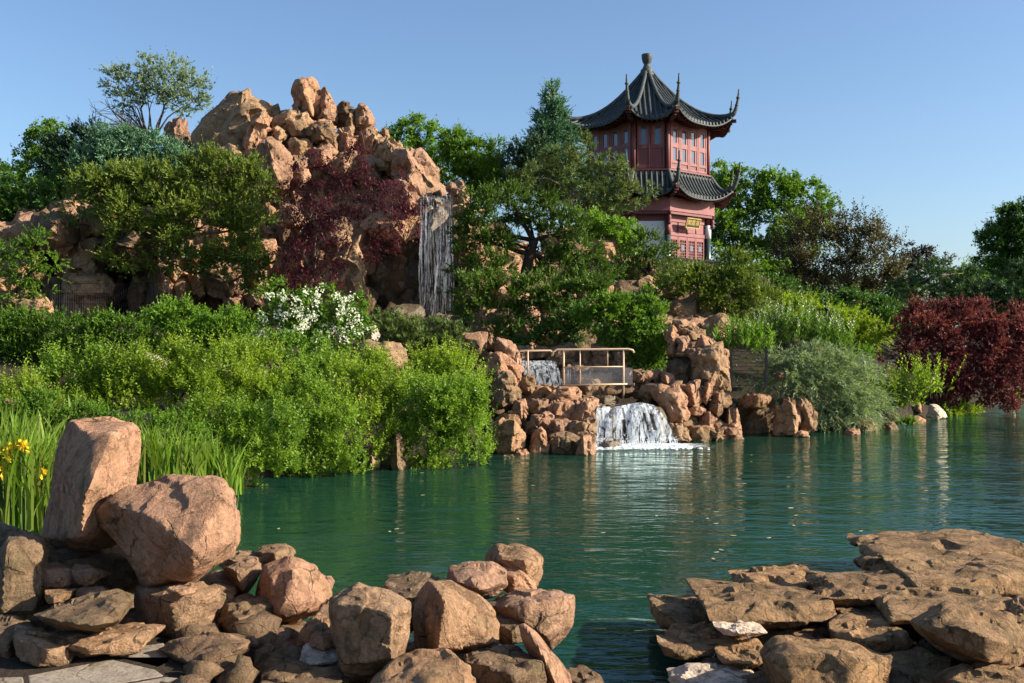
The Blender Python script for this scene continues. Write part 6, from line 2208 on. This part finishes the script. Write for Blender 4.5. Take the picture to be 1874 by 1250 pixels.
# ------------------------------------------------------------------ foreground boulders, each one a thing
ZF = None
FG = [
    # label, outline, d, th, near corners (px, py, offset) or None, material, level, s, ridge
    ('tall standing boulder with its left face in black shade and its right face lit',
     [(134, 762), (160, 758), (192, 764), (241, 765), (256, 783), (254, 830), (250, 873), (246, 960), (210, 1000), (175, 1012), (110, 1005), (78, 985), (80, 924), (98, 834), (112, 793)], 6.35, .42,
     [(192, 770, -.3), (191, 806, -.55), (176, 860, -.7), (156, 905, -.8), (152, 985, -.8), (240, 880, -.05), (215, 990, -.2), (120, 990, -.2)], 'rock_pink', 5, 0, 0),
    ('huge balanced boulder with a broad lit top resting on a lower block',
     [(308, 873), (360, 874), (412, 879), (430, 893), (439, 912), (437, 989), (418, 1020), (392, 1042), (351, 1066), (269, 1079), (241, 1050), (204, 1001), (175, 948), (186, 918), (229, 891)], 5.75, .45,
     [(256, 938, -.28), (192, 925, -.1), (300, 960, -.36), (352, 1006, -.46), (349, 1052, -.36), (275, 1068, -.2), (405, 900, -.22), (420, 990, -.25), (262, 1010, -.22)], 'rock_pink', 6, 0, 0),
    ('squat block that carries the huge balanced boulder',
     [(250, 1072), (300, 1080), (370, 1066), (405, 1072), (404, 1108), (372, 1150), (320, 1174), (246, 1162), (243, 1110)], 5.65, .35, [(310, 1095, -.3), (322, 1165, -.33), (255, 1085, -.1), (385, 1085, -.2)], 'rock_tan', 5, 0, 0),
    ('sloping pale rock ledge between the carrying block and the pinkish group',
     [(366, 1060), (400, 1040), (425, 1045), (432, 1080), (412, 1125), (385, 1148), (360, 1150)], 6.0, .3, None, 'rock_tan', 4, .4, .4),
    ('small pink stone wedged at the bottom of the balanced boulder', [(302, 1078), (322, 1072), (348, 1074), (352, 1086), (318, 1092)], 5.3, .08, None, 'rock_pink', 3, .2, .5),
    ('reddish block left under the standing boulder', [(71, 1060), (76, 1032), (104, 1032), (126, 1044), (135, 1072), (118, 1080), (76, 1078)], 5.6, .2, None, 'rock_pink', 4, .15, .6),
    ('small reddish block right of the reddish one under the standing boulder', [(131, 1050), (134, 1034), (160, 1036), (176, 1050), (176, 1066), (142, 1072)], 5.6, .18, None, 'rock_pink', 4, .15, .6),
    ('pale greenish stone under the reddish block', [(82, 1092), (84, 1078), (104, 1078), (118, 1090), (112, 1104), (90, 1105)], 5.35, .12, None, 'rock_tan', 3, .15, .5),
    ('thin pink wedge above the lichen slab', [(139, 1092), (142, 1074), (166, 1072), (196, 1078), (186, 1098), (150, 1100)], 5.45, .15, None, 'rock_pink', 3, .2, .5),
    ('pointed lichen covered slab lying tilted below the small blocks',
     [(57, 1124), (78, 1116), (106, 1106), (160, 1090), (216, 1080), (247, 1094), (238, 1116), (212, 1144), (175, 1156), (122, 1152), (73, 1138)], 5.1, .34, [(75, 1130, -.12), (130, 1142, -.3), (175, 1148, -.34), (212, 1136, -.25)], 'rock_brown', 5, 0, 0),
    ('long broken rock slanting down at the bottom left corner',
     [(24, 1170), (30, 1152), (52, 1150), (80, 1168), (108, 1195), (132, 1205), (135, 1216), (118, 1222), (60, 1212), (30, 1200)], 4.9, .22, None, 'rock_tan', 4, .25, .6),
    ('long pale ledge in front of the lichen slab', [(78, 1172), (120, 1164), (170, 1152), (220, 1150), (271, 1163), (266, 1176), (200, 1192), (140, 1200), (100, 1196)], 5.0, .25, None, 'rock_tan', 4, .35, .4),
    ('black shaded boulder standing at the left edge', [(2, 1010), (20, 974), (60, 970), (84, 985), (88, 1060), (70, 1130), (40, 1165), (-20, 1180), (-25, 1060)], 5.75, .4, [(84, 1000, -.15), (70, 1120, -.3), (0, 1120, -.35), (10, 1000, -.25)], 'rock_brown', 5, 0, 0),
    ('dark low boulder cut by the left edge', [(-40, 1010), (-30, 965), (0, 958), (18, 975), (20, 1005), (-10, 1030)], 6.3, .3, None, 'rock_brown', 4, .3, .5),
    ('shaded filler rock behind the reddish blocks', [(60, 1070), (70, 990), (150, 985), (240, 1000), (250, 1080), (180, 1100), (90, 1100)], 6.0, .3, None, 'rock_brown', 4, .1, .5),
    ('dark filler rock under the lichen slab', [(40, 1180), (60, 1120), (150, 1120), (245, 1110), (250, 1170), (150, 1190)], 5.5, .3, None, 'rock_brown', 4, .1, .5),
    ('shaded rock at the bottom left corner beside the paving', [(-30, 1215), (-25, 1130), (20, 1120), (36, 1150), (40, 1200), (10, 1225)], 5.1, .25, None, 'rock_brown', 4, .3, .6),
    # middle left group
    ('small grey brown rock highest of the group right of the balanced boulder', [(466, 1004), (486, 996), (522, 994), (527, 1024), (500, 1034), (472, 1032)], 6.8, .2, None, 'rock_brown', 4, .2, .6),
    ('flat rock between the balanced boulder and the faceted pink boulder', [(398, 1030), (420, 1012), (460, 1016), (480, 1028), (470, 1040), (420, 1045)], 6.7, .25, None, 'rock_tan', 4, .3, .5),
    ('two toned leaning rock with a shaded left hollow', [(407, 1038), (440, 1030), (476, 1032), (478, 1048), (452, 1085), (440, 1090), (425, 1070)], 6.25, .22, [(462, 1040, -.1), (446, 1082, -.2), (430, 1045, -.15)], 'rock_tan', 4, 0, 0),
    ('large faceted pink boulder at the waterside left of the gap', [(468, 1090), (474, 1052), (484, 1036), (526, 1020), (552, 1022), (578, 1034), (592, 1060), (603, 1085), (598, 1114), (564, 1124), (541, 1140), (495, 1146)], 6.15, .38,
     [(536, 1040, -.25), (540, 1075, -.34), (520, 1100, -.4), (500, 1136, -.36), (570, 1112, -.3), (490, 1050, -.2)], 'rock_pink', 5, 0, 0),
    ('thin pink flake standing behind the faceted boulder', [(588, 1070), (590, 1053), (605, 1055), (607, 1070), (600, 1088)], 6.5, .08, None, 'rock_pink', 3, .1, .5),
    ('dark fluted rock in front of the faceted pink boulder', [(399, 1135), (418, 1104), (440, 1090), (470, 1086), (494, 1112), (492, 1150), (458, 1164), (410, 1152)], 5.75, .3, None, 'rock_brown', 5, .2, .4),
    ('long dark rock leaning against the left side of the main block', [(540, 1190), (552, 1158), (575, 1125), (594, 1100), (610, 1104), (612, 1150), (580, 1185), (560, 1200)], 5.5, .25, None, 'rock_tan', 4, .2, .4),
    ('cracked pink stone beside the main block', [(566, 1182), (572, 1160), (600, 1146), (614, 1152), (612, 1182), (590, 1190)], 5.2, .12, None, 'rock_pink', 4, .3, .5),
    ('pale flat stone below the cracked pink one', [(545, 1208), (556, 1186), (614, 1180), (622, 1205), (600, 1218), (560, 1220)], 5.1, .22, None, 'rock_pale', 4, .5, .5),
    ('flat brown rock with a pale lower edge beside the paving', [(292, 1188), (330, 1170), (370, 1160), (420, 1164), (459, 1170), (456, 1192), (410, 1220), (378, 1240), (335, 1226)], 5.05, .32, [(330, 1205, -.2), (375, 1226, -.3), (440, 1186, -.2)], 'rock_tan', 5, 0, 0),
    ('pale cream stone lying below the flat brown rock', [(366, 1236), (376, 1218), (410, 1202), (446, 1204), (450, 1222), (410, 1246), (380, 1256)], 4.85, .14, None, 'rock_pale', 4, .4, .5),
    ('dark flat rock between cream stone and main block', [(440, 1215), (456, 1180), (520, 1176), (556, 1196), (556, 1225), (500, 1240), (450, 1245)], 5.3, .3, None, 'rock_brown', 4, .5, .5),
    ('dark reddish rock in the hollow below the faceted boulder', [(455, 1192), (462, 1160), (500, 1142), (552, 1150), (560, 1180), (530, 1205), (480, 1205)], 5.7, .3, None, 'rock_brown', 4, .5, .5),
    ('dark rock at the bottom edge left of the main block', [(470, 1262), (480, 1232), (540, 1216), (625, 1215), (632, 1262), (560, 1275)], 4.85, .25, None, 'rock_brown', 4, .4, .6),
    # centre group
    ('large upright block with a rough ochre front and a thin lit right side',
     [(607, 1096), (640, 1070), (656, 1065), (690, 1078), (720, 1088), (752, 1098), (748, 1150), (741, 1206), (720, 1222), (670, 1240), (628, 1247), (612, 1190), (605, 1140)], 5.15, .30,
     [(612, 1102, -.22), (660, 1106, -.25), (714, 1124, -.30), (716, 1180, -.31), (712, 1218, -.3), (632, 1238, -.24), (650, 1080, .05)], 'rock_tan', 6, 0, 0),
    ('big rounded slab leaning behind the large block with a shaded left face and mossy foot',
     [(756, 1130), (762, 1092), (783, 1056), (800, 1056), (828, 1062), (862, 1085), (905, 1116), (916, 1136), (914, 1178), (890, 1192), (840, 1192), (790, 1194), (762, 1186)], 5.55, .38,
     [(788, 1064, -.1), (812, 1098, -.35), (806, 1150, -.4), (800, 1190, -.4), (880, 1130, -.18), (905, 1176, -.2), (850, 1188, -.32)], 'rock_tan', 6, 0, 0),
    ('dark upper slab behind the large block', [(700, 1078), (712, 1050), (745, 1046), (792, 1046), (800, 1062), (780, 1100), (760, 1150), (735, 1160), (738, 1095)], 5.95, .3, None, 'rock_brown', 5, .25, .3),
    ('flat topped light block above the rounded slab', [(812, 1046), (822, 1036), (855, 1030), (900, 1030), (926, 1044), (932, 1072), (905, 1090), (880, 1096), (850, 1090), (818, 1062)], 6.3, .32, [(835, 1062, -.28), (880, 1082, -.33), (925, 1066, -.2), (860, 1062, -.3)], 'rock_pink', 5, 0, 0),
    ('mossy topped boulder highest of the centre group', [(882, 1022), (886, 1010), (908, 997), (946, 997), (974, 1006), (995, 1022), (993, 1056), (976, 1085), (945, 1072), (908, 1036)], 6.8, .34, [(920, 1025, -.25), (960, 1026, -.3), (968, 1070, -.28), (988, 1040, -.2)], 'rock_tan', 5, 0, 0),
    ('thin pink slab leaning under the mossy topped boulder', [(914, 1034), (926, 1028), (944, 1034), (962, 1056), (980, 1080), (968, 1092), (950, 1090), (932, 1066)], 6.45, .18, None, 'rock_pink', 4, .1, .4),
    ('broad pale rock stepping into the water right of the centre group', [(884, 1110), (900, 1096), (930, 1084), (990, 1077), (1022, 1080), (1048, 1092), (1049, 1142), (1030, 1165), (1009, 1186), (985, 1180), (950, 1150), (905, 1122)], 6.15, .42,
     [(930, 1110, -.35), (965, 1100, -.36), (1020, 1100, -.28), (1000, 1165, -.36), (960, 1140, -.4)], 'rock_pink', 6, 0, 0),
    ('small rock with a black hollow below the broad pale rock', [(908, 1136), (914, 1122), (950, 1121), (966, 1136), (966, 1158), (930, 1182), (912, 1172)], 5.75, .2, None, 'rock_brown', 4, .1, .5),
    ('long reddish rock running diagonally to the bottom edge', [(950, 1146), (962, 1142), (984, 1160), (1012, 1196), (1040, 1232), (1050, 1270), (1010, 1272), (985, 1225), (960, 1180)], 5.35, .22, [(968, 1156, -.2), (1000, 1210, -.22), (1020, 1262, -.22)], 'rock_pink', 5, 0, 0),
    ('rounded lichen spotted boulder at the bottom centre', [(852, 1194), (870, 1178), (900, 1176), (945, 1180), (970, 1192), (988, 1218), (994, 1272), (900, 1278), (866, 1262), (856, 1220)], 5.05, .32, None, 'rock_brown', 5, .3, .6),
    ('flat topped slab at the bottom edge below the rounded slab', [(670, 1262), (690, 1232), (730, 1206), (762, 1193), (815, 1188), (846, 1200), (864, 1216), (870, 1278), (760, 1290), (690, 1285)], 4.85, .4, [(690, 1258, -.25), (780, 1246, -.4), (858, 1224, -.2), (860, 1270, -.25), (780, 1285, -.4)], 'rock_tan', 5, 0, 0),
    ('dark rock under water level at the bottom right of the centre group', [(1035, 1262), (1036, 1232), (1060, 1216), (1095, 1236), (1110, 1270), (1060, 1275)], 5.7, .2, None, 'rock_brown', 4, .4, .5),
    # right group
    ('flat long slab highest of the right hand rock point', [(1621, 1020), (1634, 996), (1670, 988), (1712, 981), (1768, 989), (1830, 989), (1878, 1006), (1876, 1034), (1780, 1034), (1660, 1026)], 8.6, .8, [(1640, 1014, -.4), (1720, 1010, -.6), (1800, 1006, -.6), (1860, 1020, -.6), (1850, 1034, -.6)], 'rock_tan', 5, 0, 0),
    ('light slab step below the highest slab', [(1603, 1052), (1606, 1028), (1660, 1018), (1720, 1016), (1790, 1022), (1780, 1046), (1700, 1056), (1620, 1062)], 8.0, .5, None, 'rock_tan', 5, .4, .4),
    ('broad sloping boulder at the right edge under the highest slab', [(1678, 1052), (1700, 1040), (1740, 1032), (1790, 1022), (1830, 1015), (1866, 1028), (1890, 1060), (1890, 1100), (1800, 1090), (1730, 1078)], 7.4, .6, [(1700, 1058, -.3), (1760, 1062, -.5), (1840, 1058, -.55), (1860, 1090, -.6)], 'rock_tan', 6, 0, 0),
    ('angular mossy rock nearest the water in the middle of the right point', [(1356, 1078), (1372, 1058), (1400, 1042), (1424, 1039), (1482, 1053), (1512, 1066), (1508, 1090), (1440, 1092), (1380, 1088)], 8.0, .5, None, 'rock_brown', 5, .4, .4),
    ('reddish flat slab with a dark undercut left of the sloping boulder', [(1505, 1062), (1530, 1055), (1590, 1056), (1650, 1058), (1708, 1068), (1690, 1088), (1640, 1100), (1562, 1110), (1528, 1096)], 7.1, .6, [(1530, 1076, -.3), (1600, 1084, -.55), (1680, 1080, -.4)], 'rock_brown', 6, 0, 0),
    ('wide flat slab with broken front edge over a black gap', [(1296, 1112), (1320, 1092), (1370, 1073), (1420, 1078), (1478, 1090), (1520, 1100), (1539, 1112), (1532, 1130), (1490, 1142), (1444, 1150), (1380, 1140), (1310, 1128)], 6.7, .6,
     [(1312, 1118, -.3), (1390, 1128, -.55), (1440, 1134, -.6), (1520, 1122, -.35), (1444, 1148, -.5)], 'rock_tan', 6, 0, 0),
    ('leftmost rock of the right point half in shade at the waterline', [(1202, 1122), (1212, 1108), (1247, 1099), (1300, 1104), (1315, 1130), (1290, 1148), (1230, 1152), (1207, 1144)], 7.1, .4, None, 'rock_tan', 5, .35, .4),
    ('pale pink stone tucked under the wide flat slab', [(1306, 1142), (1330, 1134), (1370, 1138), (1402, 1156), (1380, 1164), (1330, 1158)], 6.3, .18, None, 'rock_pale', 4, .4, .5),
    ('low dark rock below the pale pink stone', [(1214, 1158), (1240, 1146), (1290, 1144), (1345, 1152), (1372, 1166), (1340, 1180), (1250, 1174)], 6.5, .3, None, 'rock_brown', 4, .4, .5),
    ('small pointed tan rock in the water left of the front boulder', [(1203, 1170), (1216, 1162), (1260, 1168), (1310, 1184), (1304, 1198), (1262, 1206), (1235, 1196)], 6.3, .25, None, 'rock_tan', 4, .4, .4),
    ('dull purple rock with a rain puddle left of the front boulder', [(1310, 1186), (1330, 1174), (1380, 1170), (1402, 1182), (1404, 1210), (1370, 1222), (1330, 1212)], 6.05, .3, None, 'rock_brown', 4, .5, .5),
    ('grey pink rock at the bottom edge of the right point', [(1236, 1262), (1246, 1232), (1272, 1216), (1322, 1212), (1372, 1232), (1400, 1262), (1330, 1282)], 5.75, .3, None, 'rock_pale', 4, .4, .5),
    ('large front boulder with flat top at the bottom edge', [(1393, 1196), (1402, 1180), (1425, 1166), (1480, 1168), (1535, 1172), (1590, 1184), (1632, 1200), (1626, 1240), (1618, 1290), (1450, 1295), (1410, 1240)], 5.5, .42,
     [(1402, 1206, -.25), (1480, 1200, -.4), (1560, 1208, -.42), (1622, 1216, -.2), (1470, 1282, -.45), (1600, 1280, -.3), (1540, 1290, -.45)], 'rock_tan', 6, 0, 0),
    ('sloping light slab half crossed by shade right of the black gap', [(1515, 1152), (1530, 1134), (1552, 1126), (1625, 1142), (1662, 1166), (1680, 1184), (1640, 1200), (1570, 1182)], 6.25, .4, None, 'rock_tan', 5, .3, .6),
    ('shaded rock above the sloping light slab', [(1538, 1124), (1546, 1104), (1600, 1102), (1650, 1112), (1650, 1140), (1600, 1146), (1550, 1134)], 6.8, .35, None, 'rock_brown', 4, .4, .4),
    ('long greenish slab under the sloping boulder at the right edge', [(1630, 1104), (1645, 1086), (1700, 1078), (1800, 1074), (1858, 1092), (1874, 1120), (1880, 1150), (1800, 1135), (1700, 1130), (1650, 1126)], 6.6, .5, [(1645, 1108, -.3), (1740, 1102, -.5), (1840, 1112, -.45), (1850, 1146, -.45)], 'rock_tan', 6, 0, 0),
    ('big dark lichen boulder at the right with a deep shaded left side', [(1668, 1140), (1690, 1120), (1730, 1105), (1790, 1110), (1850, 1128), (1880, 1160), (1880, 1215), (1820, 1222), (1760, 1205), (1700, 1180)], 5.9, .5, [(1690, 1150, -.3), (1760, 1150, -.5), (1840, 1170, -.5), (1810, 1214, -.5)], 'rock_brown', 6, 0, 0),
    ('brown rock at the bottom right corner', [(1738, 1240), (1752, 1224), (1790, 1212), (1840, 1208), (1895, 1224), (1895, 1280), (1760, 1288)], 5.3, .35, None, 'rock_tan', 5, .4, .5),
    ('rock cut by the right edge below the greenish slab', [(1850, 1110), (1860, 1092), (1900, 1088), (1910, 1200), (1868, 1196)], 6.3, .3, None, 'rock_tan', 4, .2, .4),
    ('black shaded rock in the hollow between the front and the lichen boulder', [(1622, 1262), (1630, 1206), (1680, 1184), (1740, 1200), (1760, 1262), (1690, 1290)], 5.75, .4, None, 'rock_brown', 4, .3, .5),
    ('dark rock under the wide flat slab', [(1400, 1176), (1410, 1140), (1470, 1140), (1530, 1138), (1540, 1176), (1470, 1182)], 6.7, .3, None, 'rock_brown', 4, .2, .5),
    ('submerged looking stone left of the right point', [(1115, 1136), (1130, 1126), (1170, 1126), (1200, 1136), (1180, 1146), (1130, 1146)], 7.6, .3, None, 'rock_brown', 3, .5, .5),
]
SUB = []
for i, (lab, poly, d, th, fr, mt, lv, s, rdg) in enumerate(FG):
    if fr and not (poly[0][0] > 1180 and lab.split()[0] in ('wide', 'long', 'reddish', 'flat', 'broad')):
        pts = front_pts(poly, d, th, fr, back=.82)
    else:
        pts = flat_pts(poly, d, th, max(s, .3) + (.14 if poly[0][0] > 1180 else .08), rdg)
    if lab.startswith('submerged'):
        pts[:, 2] -= pts[:, 2].max() + .05
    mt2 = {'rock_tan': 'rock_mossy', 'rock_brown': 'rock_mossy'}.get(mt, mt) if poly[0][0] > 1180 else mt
    name = 'boulder' if (max(p[0] for p in poly) - min(p[0] for p in poly)) > 90 else 'rock'
    put_rock(name, pts, 700 + 19 * i, M[mt2], {3: 4, 4: 5, 5: 5, 6: 6}[lv] if i not in (0, 1) else 6, None, lab, 'boulder' if name == 'boulder' else 'rock', rough=.8, chips=3, facet=.32 if i < 2 else (.45 if fr else .7))

# paving slabs at the bottom left: four pieces with open joints
ZP = 0.60
Zf = lambda px, py, z=ZP: np.array([(px - CX) / FX * ((CAMZ - z) * FX / (py - HY)), (CAMZ - z) * FX / (py - HY), z])
pav = [
    [(230, 1186), (300, 1176), (312, 1210), (290, 1222), (214, 1204)],
    [(50, 1236), (205, 1206), (285, 1225), (300, 1236), (220, 1250), (60, 1290)],
    [(-40, 1240), (42, 1238), (52, 1290), (-40, 1300)],
    [(230, 1252), (304, 1238), (372, 1244), (420, 1262), (380, 1300), (150, 1310), (70, 1295)],
]
pv = empty('stone_paving', Zf(180, 1230), 'irregular grey brown flagstones at the bottom left corner', 'paving')
for k, poly in enumerate(pav):
    top = [Zf(x, y, ZP + .004 * k) for x, y in poly]
    bot = [t_ - np.array([0, 0, .09]) for t_ in top]
    mb = MB()
    mb.prism(bot, top)
    o = mb.build('flagstone', M['paving'], pv)
    bv = o.modifiers.new('bevel', 'BEVEL')
    bv.width = .008
    bv.segments = 2

# packing rubble and mortar under the boulders
r = np.random.default_rng(71)
V, F = [], []
Vi, Fi = ico(2)
n0 = 0
VV, FF = [], []
for k in range(950):
    zone = r.integers(0, 3)
    if zone == 0:
        x, y = r.uniform(-3.6, -.9), r.uniform(4.3, 7.2)
    elif zone == 1:
        x, y = r.uniform(-1.0, .25), r.uniform(4.4, 6.9)
    else:
        x, y = r.uniform(1.05, 4.4), r.uniform(5.2, 9.2)
        if y > 6.0 + (x - 1.05) * 1.0:
            continue
    z = float(ground_z(x, y))
    if z < -.1:
        continue
    if zone == 0 and x < -1.5 and y < 5.25 and x > -3:
        continue
    rad = r.uniform(.03, .13)
    q = Vi * np.array([rad * r.uniform(.8, 1.5), rad * r.uniform(.8, 1.4), rad * .7])
    q = q * (1 + .45 * np.floor(fbm(Vi * 1.6 + k * 3.1, 2, k) * 3)[:, None] / 3)
    VV.append(q + np.array([x, y, z + rad * .2]))
    FF.append(Fi + n0)
    n0 += len(Vi)
tag(link('rubble', fast_mesh('rubble', np.concatenate(VV), np.concatenate(FF)), M['rock_brown']), 'small packing stones and mortar between the shore boulders', 'rubble', kind='stuff')
# a few weeds by the paving
plant('weed', 'small dry weeds beside the paving at the bottom left corner', 'plant', [(60, 1215, 30, 8), (20, 1222, 20, 6)], 4.95, 'willow', 'ground_cover', 240, nlimb=0, cover=.25, clump=10, sh=14, ll=8, lw=1.5)
